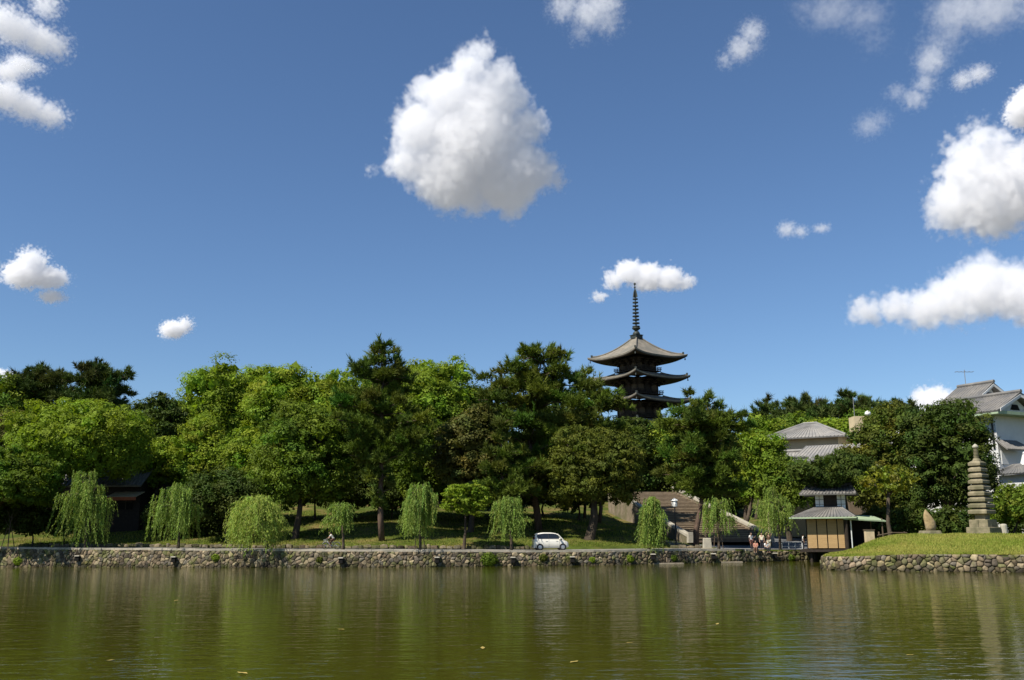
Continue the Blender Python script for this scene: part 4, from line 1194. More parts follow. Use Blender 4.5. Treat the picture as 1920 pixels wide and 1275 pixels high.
PG_Y = 250.0
pg_top = at_y(1187, 530, PG_Y)
pg_apex = at_y(1193, 634, PG_Y)
PGX = at_y(1194, 650, PG_Y).x
pg_base = gz(PGX, PG_Y)
pagoda = empty('pagoda', (PGX, PG_Y, pg_base), R(45 - 9.5))
tag(pagoda, 'tall dark wooden five storey pagoda with bronze spire above the trees', 'pagoda')
z_apex = pg_apex.z - pg_base
e5 = at_y(1287, 667, PG_Y).z - pg_base - 0.95
eaves = [e5, at_y(1293, 705.5, PG_Y).z - pg_base - 0.95, at_y(1296, 749, PG_Y).z - pg_base - 0.95, at_y(1300, 793, PG_Y).z - pg_base - 0.95]
eaves.append(eaves[-1] - 6.6)
halfs = [9.0, 9.35, 9.8, 10.3, 10.8]
bodies = [3.3, 3.55, 3.85, 4.15, 4.5]
for k in range(5):
    ze, ho, hb = eaves[k], halfs[k], bodies[k]
    if k == 0:
        t, u = curved_roof(0.7, ho, z_apex, ze, 1.0, 0.62)
    else:
        t, u = curved_roof(bodies[k - 1] + 0.9, ho, ze + 1.7, ze, 1.0, 0.62)
    roof = t.build('roof', 'tile_old', pagoda, smooth=True)
    u.build('soffit', 'wood_dark', roof)
    # corner ridges
    for side in range(4):
        rot = Matrix.Rotation(side * math.pi / 2 + math.pi / 4, 3, 'Z')
        hin = 0.7 if k == 0 else bodies[k - 1] + 0.9
        zin = z_apex if k == 0 else ze + 1.7
        pts = []
        for j in range(9):
            v = j / 8 * 0.94
            hw = (hin + (ho - hin) * v) * math.sqrt(2)
            pts.append(rot @ Vector((hw, 0, ze + (zin - ze) * (1 - v) ** 1.55 + 1.0 * v ** 2.2 + 0.16)))
        MB().tube(pts, [0.2] * 8 + [0.26], 6).build('ridge', 'tile_old', roof)
        end = pts[-1]
        MB().box(end + Vector((0, 0, 0.18)), (0.5, 0.5, 0.55), rot=rot).build('ridge_end_tile', 'bronze', roof)
        MB().tube([rot @ Vector(((ho - .2) * math.sqrt(2), 0, ze + 0.25)), rot @ Vector(((ho - .2) * math.sqrt(2), 0, ze - 0.55))], [0.05, 0.2], 6).build('wind_bell', 'bronze', roof)
    zb = eaves[k + 1] + 2.0 if k < 4 else 0.0
    # storey
    b = MB().box((0, 0, (zb + ze) / 2), (2 * hb, 2 * hb, ze - zb + 0.6))
    wall = b.build('storey_wall', 'wood_dark', pagoda)
    for side in range(4):
        rot = Matrix.Rotation(side * math.pi / 2, 3, 'Z')
        hh = ze - zb
        zc = zb + hh * 0.42
        for i, u in enumerate((-0.66, 0, 0.66)):
            c = rot @ Vector((u * hb, -hb - 0.05, zc))
            MB().box(c, (hb * 0.5, 0.1, hh * 0.42), rot=rot).build('door' if i == 1 else 'window', 'wood_dark' if i == 1 else 'wood', wall)
        for u in (-1, -0.33, 0.33, 1):
            c = rot @ Vector((u * hb, -hb - 0.02, (zb + ze) / 2))
            MB().tube([c - Vector((0, 0, hh / 2)), c + Vector((0, 0, hh / 2))], 0.22, 8).build('column', 'wood_dark', pagoda)
        # stepped bracket arms carrying the eaves
        for u in (-1, -0.33, 0.33, 1):
            br = MB()
            for s_ in range(3):
                c = rot @ Vector((u * (hb + 0.5 * s_), -hb - 0.55 - 0.75 * s_, ze - 1.5 + 0.42 * s_))
                br.box(c, (0.9 + 0.1 * s_, 0.8, 0.26), rot=rot)
                c2 = rot @ Vector((u * (hb + 0.5 * s_), -hb - 0.35 - 0.75 * s_, ze - 1.72 + 0.42 * s_))
                br.box(c2, (0.28, 1.1, 0.24), rot=rot)
            br.build('bracket', 'wood_dark', pagoda)
    MB().box((0, 0, ze - 0.75), (2 * hb + 1.2, 2 * hb + 1.2, 0.3)).build('eave_beam', 'wood_dark', pagoda)
    MB().box((0, 0, ze - 0.38), (2 * hb + 3.2, 2 * hb + 3.2, 0.28)).build('eave_beam', 'wood_dark', pagoda)
    if k < 4:
        # balcony with railing
        hb2 = hb + 1.0
        bal = MB().box((0, 0, zb + 0.15), (2 * hb2, 2 * hb2, 0.22)).build('balcony', 'wood_dark', pagoda)
        for side in range(4):
            rot = Matrix.Rotation(side * math.pi / 2, 3, 'Z')
            r_ = MB()
            for zz in (0.55, 0.8, 1.15):
                r_.tube([rot @ Vector((-hb2 - 0.35, -hb2 + .1, zb + zz)), rot @ Vector((hb2 + 0.35, -hb2 + .1, zb + zz))], 0.06, 5)
            for i in range(9):
                x = -hb2 + 0.1 + (2 * hb2 - 0.2) * i / 8
                r_.box(rot @ Vector((x, -hb2 + .1, zb + 0.65)), (0.12, 0.12, 1.0), rot=rot)
            r_.build('railing', 'wood_dark', bal)
MB().box((0, 0, 0.0), (13, 13, 2.4)).build('stone_base', 'granite', pagoda)
# bronze spire
sp = MB().box((0, 0, z_apex + 0.25), (2.3, 2.3, 0.9)).box((0, 0, z_apex + 0.75), (2.6, 2.6, 0.18)).build('spire', 'bronze', pagoda)
zt = pg_top.z - pg_base
hs = zt - z_apex
MB().lathe([(0.95, .8), (0.98, 1.2), (0.7, 1.75), (0.3, 1.9)], (0, 0, z_apex), 16).build('inverted_bowl', 'bronze', sp, smooth=True)
MB().lathe([(0.3, 1.9), (0.6, 2.1), (1.1, 2.55), (1.15, 2.75), (0.5, 2.5)], (0, 0, z_apex), 16).build('lotus_cup', 'bronze', sp, smooth=True)
MB().tube([(0, 0, z_apex + 1.5), (0, 0, zt - 0.6)], [0.22, 0.1], 10).build('spire_shaft', 'bronze', sp)
for i in range(9):
    zr = z_apex + 3.1 + i * (hs * 0.70 - 3.1) / 8.0
    rr = 0.98 - 0.035 * i
    MB().lathe([(rr - .08, -.16), (rr + .02, -.12), (rr + .02, .12), (rr - .08, .16), (0.2, .06), (0.2, -.06)], (0, 0, zr), 18).build('spire_ring', 'bronze', sp)
fl = MB()
for a in range(4):
    r = Matrix.Rotation(a * math.pi / 2 + .3, 3, 'Z')
    z0 = z_apex + hs * 0.725
    fl.prism([r @ Vector(p) for p in ((0.05, 0, z0), (0.75, 0, z0 + .2), (0.62, 0, z0 + .9), (0.45, 0, z0 + 1.7), (0.22, 0, z0 + 2.3), (0.05, 0, z0 + 2.4))], r @ Vector((0, -.03, 0)), r @ Vector((0, .03, 0)))
fl.build('water_flame', 'bronze', sp)
for zz, rr in ((zt - 1.35, 0.3), (zt - 0.35, 0.34)):
    MB().lathe([(0.05, -rr), (rr * .75, -rr * .6), (rr, 0), (rr * .7, rr * .6), (0.04, rr * 1.1)], (0, 0, zz), 12).build('jewel', 'bronze', sp, smooth=True)

# ------------------------------------------------------------------ wide stone stair
stair = empty('stone_stair', (ST_A.x, ST_A.y, ST_A.z))
tag(stair, 'wide stone stair of many steps climbing the hill under the pines', 'stair')
M['parapet_stone'] = mat('parapet_stone', (0.20, 0.16, 0.115), 0.9, 0.2, 0.35, 1.5, bump=0.7, bscale=4, col2=(0.12, 0.11, 0.06))
M['step_lit'] = mat('lit_step_edge', (0.36, 0.29, 0.20), 0.9, 0.2, 0.25, 1.5)  # paler colour paints the sunlight caught along each step edge
M['step'] = mat('worn_step_stone', (0.19, 0.14, 0.10), 0.9, 0.2, 0.3, 1.5, bump=0.4, bscale=9, col2=(0.19, 0.145, 0.11))
NST = 30
run, rise = ST_L / NST, (ST_B.z - ST_A.z) / NST
ang = math.atan2(ST_D.y, ST_D.x) - math.pi / 2
me_step = MB().box((ST_W / 2, run * 0.75, -0.25), (ST_W, run * 1.5, 0.5)).add(
    [(0, -0.035, -0.035), (ST_W, -0.035, -0.035), (ST_W, -0.035, 0.012), (0, -0.035, 0.012), (0, 0.10, 0.012), (ST_W, 0.10, 0.012)], [(0, 1, 2, 3), (3, 2, 5, 4)]).mesh('step', 'step')
me_nose = MB().box((ST_W / 2, .03, -.02), (ST_W - .02, .22, .10)).mesh('step_edge', 'step_lit')
for i in range(NST):
    o = link('step', me_step, stair)
    ns = link('step_edge', me_nose, o)
    o.location = ST_D * (run * i) + Vector((0, 0, rise * (i + 1)))
    o.rotation_euler = (0, 0, ang)
for side in (0, 1):
    v = ST_N * (ST_W if side else 0)
    par, cop = MB(), MB()
    w = ST_N * (0.5 if side else -0.5)
    for a, b in ((0.0, 0.5), (0.5, 1.0)):
        A = Vector((0, 0, 0)) + v + ST_D * (ST_L * a) + Vector((0, 0, (ST_B.z - ST_A.z) * a))
        B = Vector((0, 0, 0)) + v + ST_D * (ST_L * b) + Vector((0, 0, (ST_B.z - ST_A.z) * b))
        par.prism([A - Vector((0, 0, 3)), B - Vector((0, 0, 3)), B + Vector((0, 0, .55)), A + Vector((0, 0, .35))], (0, 0, 0), w)
    pw = par.build('parapet', 'parapet_stone', stair)
    seg = 12
    for i in range(seg):
        a, b = i / seg, (i + 0.985) / seg
        A = v + ST_D * (ST_L * a) + Vector((0, 0, (ST_B.z - ST_A.z) * a + .36 + .2 * a))
        B = v + ST_D * (ST_L * b) + Vector((0, 0, (ST_B.z - ST_A.z) * b + .36 + .2 * b))
        MB().prism([A - w * .12, B - w * .12, B - w * .12 + Vector((0, 0, .3)), A - w * .12 + Vector((0, 0, .3))], (0, 0, 0), w * 1.24).build('coping_stone', 'granite_pale', pw)
    # post at the foot
    MB().box(v + w * .5 + Vector((0, 0, .3)) - ST_D * .3, (0.6, 0.6, 1.2), rz=ang, taper=.9).build('end_post', 'granite_pale', stair)

# ------------------------------------------------------------------ houses: generic pitched roofs
def tiled_slope(mb, a, b, c, d, th=0.18, rib=0.0):
    """slab of roof with corners a b (eave) c d (ridge)."""
    a, b, c, d = map(Vector, (a, b, c, d))
    n = (b - a).cross(d - a).normalized()
    mb.prism([a, b, c, d], (0, 0, 0), -n * th)
    if rib:
        k = max(2, int((b - a).length / rib))
        for i in range(k + 1):
            f = i / k
            p, q = a.lerp(b, f), d.lerp(c, f)
            mb.tube([p + n * .02, q + n * .02], 0.07, 4, cap=False)

def gable_roof(parent, L, W, ze, zr, over, name='roof', m='tile', ridge_axis='x', rib=0.45, verge=0.5):
    """Gable roof over a block L (along the ridge) x W, centred on the parent's origin."""
    h = W / 2 + over
    l = L / 2 + verge
    zl = ze - over * (zr - ze) / (W / 2)
    P = lambda u, v, z: Vector((u, v, z)) if ridge_axis == 'x' else Vector((-v, u, z))
    b = MB()
    tiled_slope(b, P(-l, -h, zl), P(l, -h, zl), P(l, 0, zr), P(-l, 0, zr), .2, rib)
    tiled_slope(b, P(l, h, zl), P(-l, h, zl), P(-l, 0, zr), P(l, 0, zr), .2, rib)
    r = b.build(name, m, parent)
    MB().tube([P(-l, 0, zr + .14), P(l, 0, zr + .14)], 0.2, 8).build('ridge', m, r)
    return r

# white hotel at the right edge
HY = 122.0
h0 = at_y(1866, 790, HY)                            # front left corner of the white wall, at the eave
hotel = empty('hotel_building', (h0.x, HY, gz(h0.x, HY)), R(28))
tag(hotel, 'white plastered hotel with grey gabled roofs and green eaves at the right edge', 'building')
ez = at_y(1862, 778, HY).z - hotel.location.z
HW, HD = 7.6, 9.0
MB().box((HW / 2, HD / 2, ez / 2 - 1), (HW, HD, ez + 2)).build('wall', 'plaster', hotel)
MB().box((HW + 5.5, HD / 2 + 1.2, ez / 2 - 1), (11, HD - 1.5, ez + 1.4)).build('side_wing', 'plaster', hotel)
MB().box((HW / 2 + 6, HD + 6, ez / 2 - 1), (12, 12, ez + 1.8)).build('rear_wing', 'plaster', hotel)
# copper eave band all round
ev = MB()
for (cx, cy_, lx, ly) in ((HW / 2, -0.9, HW + 3.6, 1.8), (HW / 2, HD + .9, HW + 3.6, 1.8), (-0.9, HD / 2, 1.8, HD), (HW + .9, HD / 2, 1.8, HD)):
    ev.box((cx, cy_, ez + .12), (lx, ly, 0.42))
ev.build('eave', 'copper', hotel)
# lower roof: ridge runs back, gable to the front
rz_ = at_y(1916, 734, HY).z - hotel.location.z
rb = MB()
tiled_slope(rb, (-1.9, HD + 1.9, ez + .35), (-1.9, -1.9, ez + .35), (HW / 2, -1.2, rz_), (HW / 2, HD + 1.2, rz_), .22, .5)
tiled_slope(rb, (HW + 1.9, -1.9, ez + .35), (HW + 1.9, HD + 1.9, ez + .35), (HW / 2, HD + 1.2, rz_), (HW / 2, -1.2, rz_), .22, .5)
lr = rb.build('lower_roof', 'tile', hotel)
MB().tube([(HW / 2, -1.4, rz_ + .15), (HW / 2, HD + 1.4, rz_ + .15)], .25, 8).build('ridge', 'tile', lr)
gb = MB().prism([(.3, -0.25, ez + .34), (HW - .3, -0.25, ez + .34), (HW / 2, -0.25, rz_ - .45)], (0, 0, 0), (0, .2, 0))
gb.build('gable_wall', 'plaster', hotel)
for sgn in (-1, 1):
    MB().prism([(HW / 2, -1.32, rz_ - .22), (HW / 2, -1.32, rz_ - .62), (HW / 2 + sgn * (HW / 2 + 1.5), -2.0, ez + .2), (HW / 2 + sgn * (HW / 2 + 1.5), -2.0, ez + .58)][::sgn], (0, 0, 0), (0, .12, 0)).build('barge_board', 'plaster', lr)
MB().prism([(HW / 2 - .9, -.36, rz_ - 2.2), (HW / 2 + .9, -.36, rz_ - 2.2), (HW / 2 + .5, -.36, rz_ - 1.5), (HW / 2 - .5, -.36, rz_ - 1.5)], (0, 0, 0), (0, .1, 0)).build('gable_vent', 'dark', hotel)
# upper rear roof
UY = 9.6
u_r = at_y(1873, 716, HY + 14).z - hotel.location.z
u_e = at_y(1800, 752, HY + 14).z - hotel.location.z
uw = 6.4
ux = 10.2
MB().box((ux + uw / 2, UY + 2.9, (ez + u_e) / 2), (uw - 1.0, 4.8, u_e - ez + 1.0)).build('upper_wall', 'plaster', hotel)
ub = MB()
tiled_slope(ub, (ux - 1.2, UY + 5.4, u_e), (ux - 1.2, UY - .8, u_e), (ux + uw / 2, UY - .4, u_r), (ux + uw / 2, UY + 5.4, u_r), .22, .5)
tiled_slope(ub, (ux + uw + 1.2, UY - .8, u_e), (ux + uw + 1.2, UY + 5.4, u_e), (ux + uw / 2, UY + 5.4, u_r), (ux + uw / 2, UY - .4, u_r), .22, .5)
ur = ub.build('upper_roof', 'tile', hotel)
MB().tube([(ux + uw / 2, UY - .6, u_r + .15), (ux + uw / 2, UY + 5.4, u_r + .15)], .25, 8).build('ridge', 'tile', ur)
MB().prism([(ux + .6, UY + .4, u_e), (ux + uw - .6, UY + .4, u_e), (ux + uw / 2, UY + .4, u_r - .35)], (0, 0, 0), (0, .2, 0)).build('upper_gable', 'plaster', hotel)
MB().prism([(ux + uw / 2 - .8, UY + .3, u_r - 2.0), (ux + uw / 2 + .8, UY + .3, u_r - 2.0), (ux + uw / 2 + .45, UY + .3, u_r - 1.4), (ux + uw / 2 - .45, UY + .3, u_r - 1.4)], (0, 0, 0), (0, .1, 0)).build('gable_vent', 'dark', hotel)
for sgn in (-1, 1):
    MB().prism([(ux + uw / 2, UY - .55, u_r - .22), (ux + uw / 2, UY - .55, u_r - .55), (ux + uw / 2 + sgn * (uw / 2 + 1.1), UY - .95, u_e - .25), (ux + uw / 2 + sgn * (uw / 2 + 1.1), UY - .95, u_e + .1)][::sgn], (0, 0, 0), (0, .12, 0)).build('barge_board', 'plaster', ur)
# drain pipe, pent roofs and low wing
MB().tube([(-.15, 0.4, ez - .2), (-.15, 0.4, ez - 4.2)], .12, 6).build('drain_pipe', 'iron', hotel)
pz = at_y(1880, 832, HY).z - hotel.location.z
pr_ = MB()
tiled_slope(pr_, (-0.8, -1.9, pz - .8), (4.2, -1.9, pz - .8), (3.6, -.02, pz + .5), (-0.2, -.02, pz + .5), .16, .4)
pr_.build('window_hood', 'tile', hotel)
MB().box((1.9, -.06, pz - 1.7), (3.0, .1, 1.7)).build('window', 'plaster', hotel)
pz2 = at_y(1890, 890, HY).z - hotel.location.z
pr2 = MB()
tiled_slope(pr2, (-1.6, -4.6, pz2), (5.2, -4.6, pz2), (4.0, -2.4, pz2 + 1.2), (0.4, -2.4, pz2 + 1.2), .16, .4)
tiled_slope(pr2, (-1.6, .2, pz2), (-1.6, -4.6, pz2), (0.4, -2.4, pz2 + 1.2), (0.4, -1.6, pz2 + 1.2), .16, .4)
tiled_slope(pr2, (5.2, -4.6, pz2), (5.2, .2, pz2), (4.0, -1.6, pz2 + 1.2), (4.0, -2.4, pz2 + 1.2), .16, .4)
pr2.build('porch_roof', 'tile', hotel)
MB().box((1.8, -2.1, pz2 / 2 - .6), (5.0, 3.8, pz2 + .9)).build('porch_wall', 'plaster', hotel)
MB().box((1.4, -4.03, pz2 - 1.2), (.5, .08, 1.9)).build('porch_window', 'dark', hotel)
MB().lathe([(.62, 1.1), (.48, 1.5), (.26, 2.2), (.19, 2.4)], (1.2, -2.6, pz2), 10).build('white_cowl', 'plaster', hotel)
MB().lathe([(.08, 2.4), (.17, 2.5), (.13, 2.66), (.03, 2.74)], (1.2, -2.6, pz2), 8).build('cowl_finial', 'plaster', hotel)
rl = MB()
for z in (0.0, .5, 1.0):
    rl.tube([(-.6, .6, ez - 5.6 + z), (-.6, 3.4, ez - 5.6 + z)], .04, 5)
for yy in (.6, 1.5, 2.4, 3.4):
    rl.tube([(-.6, yy, ez - 5.7), (-.6, yy, ez - 4.6)], .04, 5)
rl.build('balcony_rail', 'iron', hotel)
# roof aerial
aer = empty('roof_aerial', hotel.matrix_basis @ Vector((ux + uw / 2, UY + 4, u_r + .3)))
tag(aer, 'thin television aerial on the rear ridge of the hotel', 'aerial')
MB().tube([(0, 0, -.1), (0, 0, 2.2)], .05, 5).build('mast', 'lead', aer)
MB().tube([(-1.4, 0, 1.9), (1.4, .3, 1.9)], .035, 5).build('boom', 'lead', aer)
for i in range(5):
    x = -1.2 + .6 * i
    MB().tube([(x, -.4, 1.9), (x, .55, 1.9)], .025, 4).build('rod', 'lead', aer)

# ------------------------------------------------------------------ inn among the trees
IY = 140.0
i0 = at_y(1522, 840, IY)
inn = empty('inn_building', (i0.x, IY, gz(i0.x, IY)), R(-28))
tag(inn, 'beige inn with pale grey hipped roofs half hidden by trees', 'building')
z_e = at_y(1520, 822, IY).z - inn.location.z
z_r = at_y(1525, 795, IY).z - inn.location.z
iw, idp = 9.0, 9.0
MB().box((0, 0, z_e / 2), (iw, idp, z_e + .4)).build('wall', 'plaster_warm', inn)
hr = MB()
o_ = 1.3
tiled_slope(hr, (-iw / 2 - o_, -idp / 2 - o_, z_e - .3), (iw / 2 + o_, -idp / 2 - o_, z_e - .3), (0.9, 0, z_r), (-0.9, 0, z_r), .2, .5)
tiled_slope(hr, (iw / 2 + o_, idp / 2 + o_, z_e - .3), (-iw / 2 - o_, idp / 2 + o_, z_e - .3), (-0.9, 0, z_r), (0.9, 0, z_r), .2, .5)
tiled_slope(hr, (iw / 2 + o_, -idp / 2 - o_, z_e - .3), (iw / 2 + o_, idp / 2 + o_, z_e - .3), (0.9, 0, z_r), (0.9, 0, z_r), .2, .5)
tiled_slope(hr, (-iw / 2 - o_, idp / 2 + o_, z_e - .3), (-iw / 2 - o_, -idp / 2 - o_, z_e - .3), (-0.9, 0, z_r), (-0.9, 0, z_r), .2, .5)
ir = hr.build('roof', 'tile_pale', inn)
MB().tube([(-1.0, 0, z_r + .12), (1.0, 0, z_r + .12)], .18, 8).build('ridge', 'tile_pale', ir)
for sx, sy in ((-1, -1), (1, -1), (1, 1), (-1, 1)):
    MB().tube([(sx * .9, 0, z_r + .1), (sx * (iw / 2 + o_), sy * (idp / 2 + o_), z_e - .2)], .16, 6).build('hip_ridge', 'tile_pale', ir)
ga = empty('inn_wing', (at_y(1560, 850, 131).x, 131, gz(at_y(1560, 850, 131).x, 131)), R(-28))
tag(ga, 'lower front wing of the inn with green grey roof and reddish window', 'building')
wz = at_y(1545, 860, 131).z - ga.location.z
MB().box((0, 0, wz / 2), (7.5, 6, wz + .3)).build('wall', 'wood', ga)
gw = MB()
tiled_slope(gw, (-4.8, -4.2, wz - .4), (4.8, -4.2, wz - .4), (4.0, 0.4, wz + 1.9), (-3.4, 0.4, wz + 1.9), .2, .5)
tiled_slope(gw, (4.8, 4.0, wz - .4), (-4.8, 4.0, wz - .4), (-3.4, 0.4, wz + 1.9), (4.0, 0.4, wz + 1.9), .2, .5)
tiled_slope(gw, (-4.8, 4.0, wz - .4), (-4.8, -4.2, wz - .4), (-3.4, 0.4, wz + 1.9), (-3.4, 0.4, wz + 1.9), .2, .5)
gw.build('roof', 'tile_pale', ga)
MB().box((-1.6, -3.06, wz - 1.6), (1.5, .1, 1.9)).build('window', 'awning', ga)
MB().box((-1.6, -3.13, wz - 1.7), (.5, .06, .9)).build('pane', 'dark', ga)
MB().box((-2.9, -3.06, wz - 1.6), (.7, .1, 1.9)).build('window', 'plaster', ga)
gs = empty('inn_side_roof', (at_y(1492, 850, 133).x, 133, gz(at_y(1492, 850, 133).x, 133)), R(-28))
tag(gs, 'small side wing of the inn with low pale grey roof', 'building')
sz = at_y(1492, 862, 133).z - gs.location.z
MB().box((0, 0, sz / 2), (4.4, 4, sz + .2)).build('wall', 'plaster_warm', gs)
gable_roof(gs, 4.4, 4.0, sz - .1, sz + 1.1, .8, m='tile_pale')
# roof tank and block behind the evergreen
tk = empty('roof_tank', at_y(1618, 800, 150))
tk.location.z = gz(tk.location.x, 150)
tag(tk, 'beige roof block with round white tank above the trees', 'building')
tz_ = at_y(1606, 782, 150).z - tk.location.z
MB().box((-0.9, 0, tz_ / 2), (1.6, 2.5, tz_)).build('wall', 'plaster_warm', tk)
MB().lathe([(.14, -.42), (.40, -.22), (.46, 0), (.40, .22), (.14, .42)], (at_y(1627, 775, 150).x - tk.location.x, 0, tz_ + .55), 16).build('tank', 'milk', tk, smooth=True)
MB().tube([(-1.2, 0, tz_), (-1.2, 0, tz_ + 3.2)], .05, 5).build('mast', 'lead', tk)
# warm wall glimpsed through the trees
gl = empty('garden_house', (at_y(1475, 900, 128).x, 128, gz(at_y(1475, 900, 128).x, 128)), R(-10))
tag(gl, 'yellow walled house glimpsed through the bright green trees', 'building')
glz = at_y(1475, 880, 128).z - gl.location.z
MB().box((0, 0, glz / 2), (5, 5, glz)).build('wall', 'plaster_warm', gl)
gable_roof(gl, 5, 5, glz, glz + 1.4, .7)
MB().box((-1, -2.55, glz - 1.5), (2.2, .1, 1.4)).build('window', 'wood', gl)

# ------------------------------------------------------------------ tea house on stilts
TY = 98.0
t0 = at_y(1515, 1029, TY)
tea = empty('tea_house', (t0.x, TY, 0.0), R(-22))
tag(tea, 'two storey wooden tea house on stilts with reed blinds and green edged roof', 'building')
dz = at_y(1520, 1030, TY).z
tw = at_y(1588, 1030, TY).x - t0.x
td = 5.0
MB().box((tw / 2 + .1, td / 2, dz - .12), (tw + 1.6, td + 1.0, .24)).build('deck', 'wood_dark', tea)
for x in (0.3, tw / 2, tw - .1):
    for yy in (0.1, td - .2):
        MB().tube([(x, yy, -.8), (x, yy, dz - .2)], .16, 8).build('stilt', 'wood_dark', tea)
e_z = at_y(1530, 972, TY).z
MB().box((tw / 2, td / 2 + .5, (dz + e_z) / 2), (tw - .3, td - .8, e_z - dz)).build('wall', 'wood_dark', tea)
for i in range(5):
    x = tw * i / 4
    MB().tube([(x, .12, dz), (x, .12, e_z)], .08, 6).build('post', 'wood_dark', tea)
for i in range(4):
    x = tw * (i + .5) / 4
    bl = MB()
    nsl = 24
    for k in range(nsl):
        z = dz + .12 + (e_z - dz - .2) * (k + .5) / nsl
        bl.box((x, -.06, z), (tw / 4 - .1, .03, (e_z - dz - .2) / nsl * .86))
    bl.build('reed_blind', 'reed', tea)
rf = MB()
ro = 1.35
zr2 = e_z + 1.15
rq = 1.05
tiled_slope(rf, (-ro, -rq, e_z + .12), (tw + ro * .6, -rq, e_z + .12), (tw - .6, 1.9, zr2), (.9, 1.9, zr2), .12, .32)
tiled_slope(rf, (-ro, td + ro, e_z + .12), (-ro, -rq, e_z + .12), (.9, 1.9, zr2), (.9, td - 1, zr2), .12, .32)
tiled_slope(rf, (tw + ro * .6, -rq, e_z + .12), (tw + ro * .6, td + ro, e_z + .12), (tw - .6, td - 1, zr2), (tw - .6, 1.9, zr2), .12, .32)
tr_ = rf.build('lower_roof', 'tile', tea)
ee = MB()
ee.box((tw / 2 - ro * .2, -rq - .06, e_z + .04), (tw + ro * 1.6 + .2, .2, .15))
ee.box((-ro - .06, td / 2, e_z + .04), (.2, td + 2 * ro, .15))
ee.box((tw + ro * .6 + .06, td / 2, e_z + .04), (.2, td + 2 * ro, .15))
ee.build('copper_edge', 'copper', tr_)
uz = at_y(1560, 927, TY + 2).z
MB().box((tw / 2 + .25, td / 2 + .9, (zr2 + uz) / 2), (tw - 1.1, td - 2.2, uz - zr2 + .6)).build('upper_wall', 'wood_dark', tea)
for px in (1538, 1578):
    x = 1.25 if px < 1550 else 3.35
    sw = MB().box((x, 1.93, at_y(px, 946, TY + 2).z), (.78, .1, 1.9)).build('shoji', 'paper', tea)
    gr = MB()
    for k in range(1, 4):
        gr.box((x, 1.86, at_y(px, 946, TY + 2).z - .95 + 1.9 * k / 4), (.78, .03, .04))
    gr.box((x, 1.86, at_y(px, 946, TY + 2).z), (.04, .03, 1.9))
    gr.build('lattice', 'wood', sw)
uroof = MB()
tiled_slope(uroof, (-.6, .7, uz), (tw + 1.0, .7, uz), (tw + .5, td / 2 + .9, uz + .9), (0.0, td / 2 + .9, uz + .9), .14, .32)
tiled_slope(uroof, (tw + 1.0, td + 1.1, uz), (-.6, td + 1.1, uz), (0.0, td / 2 + .9, uz + .9), (tw + .5, td / 2 + .9, uz + .9), .14, .32)
uro = uroof.build('upper_roof', 'tile', tea)
MB().tube([(0.0, td / 2 + .9, uz + 1.0), (tw + .5, td / 2 + .9, uz + 1.0)], .16, 8).build('ridge', 'tile', uro)
MB().tube([(tw + .35, -.3, dz - .2), (tw + .35, -.3, e_z + .2)], .07, 6).build('corner_post', 'white_metal', tea)
# open shed beside it
sh = empty('open_shed', (at_y(1613, 1020, 97).x, 97, gz(at_y(1613, 1020, 97).x, 97)))
tag(sh, 'dark open shed with thin green roof right of the tea house', 'shed')
hz = at_y(1613, 972, 97).z - sh.location.z
rs = MB()
tiled_slope(rs, (-1.9, -1.4, hz), (2.2, -1.4, hz - .25), (2.2, 2.2, hz + .3), (-1.9, 2.2, hz + .5), .12)
rs.build('roof', 'copper', sh)
for x, yy in ((1.9, -1.1), (1.9, 2.0), (-1.6, 2.0)):
    MB().tube([(x, yy, -.8), (x, yy, hz)], .07, 6).build('post', 'wood', sh)
MB().box((0.1, 2.1, hz / 2 - .4), (3.6, .1, hz + .8)).build('back_wall', 'dark', sh)
MB().box((-1.6, .4, hz / 2 - .4), (.1, 3.2, hz + .8)).build('side_wall', 'wood_dark', sh)
sg = empty('notice_pillar', at_z(1632, 1014, 2.0))
sg.location = (at_y(1631, 1016, 88).x, 88, at_y(1631, 1018, 88).z - .3)
tag(sg, 'short square wooden notice pillar at the left end of the mound', 'pillar')
MB().box((0, 0, .65), (.75, .5, 1.5)).build('board', 'tan_board', sg)
MB().box((0, 0, 1.44), (.85, .6, .1)).build('cap', 'wood', sg)

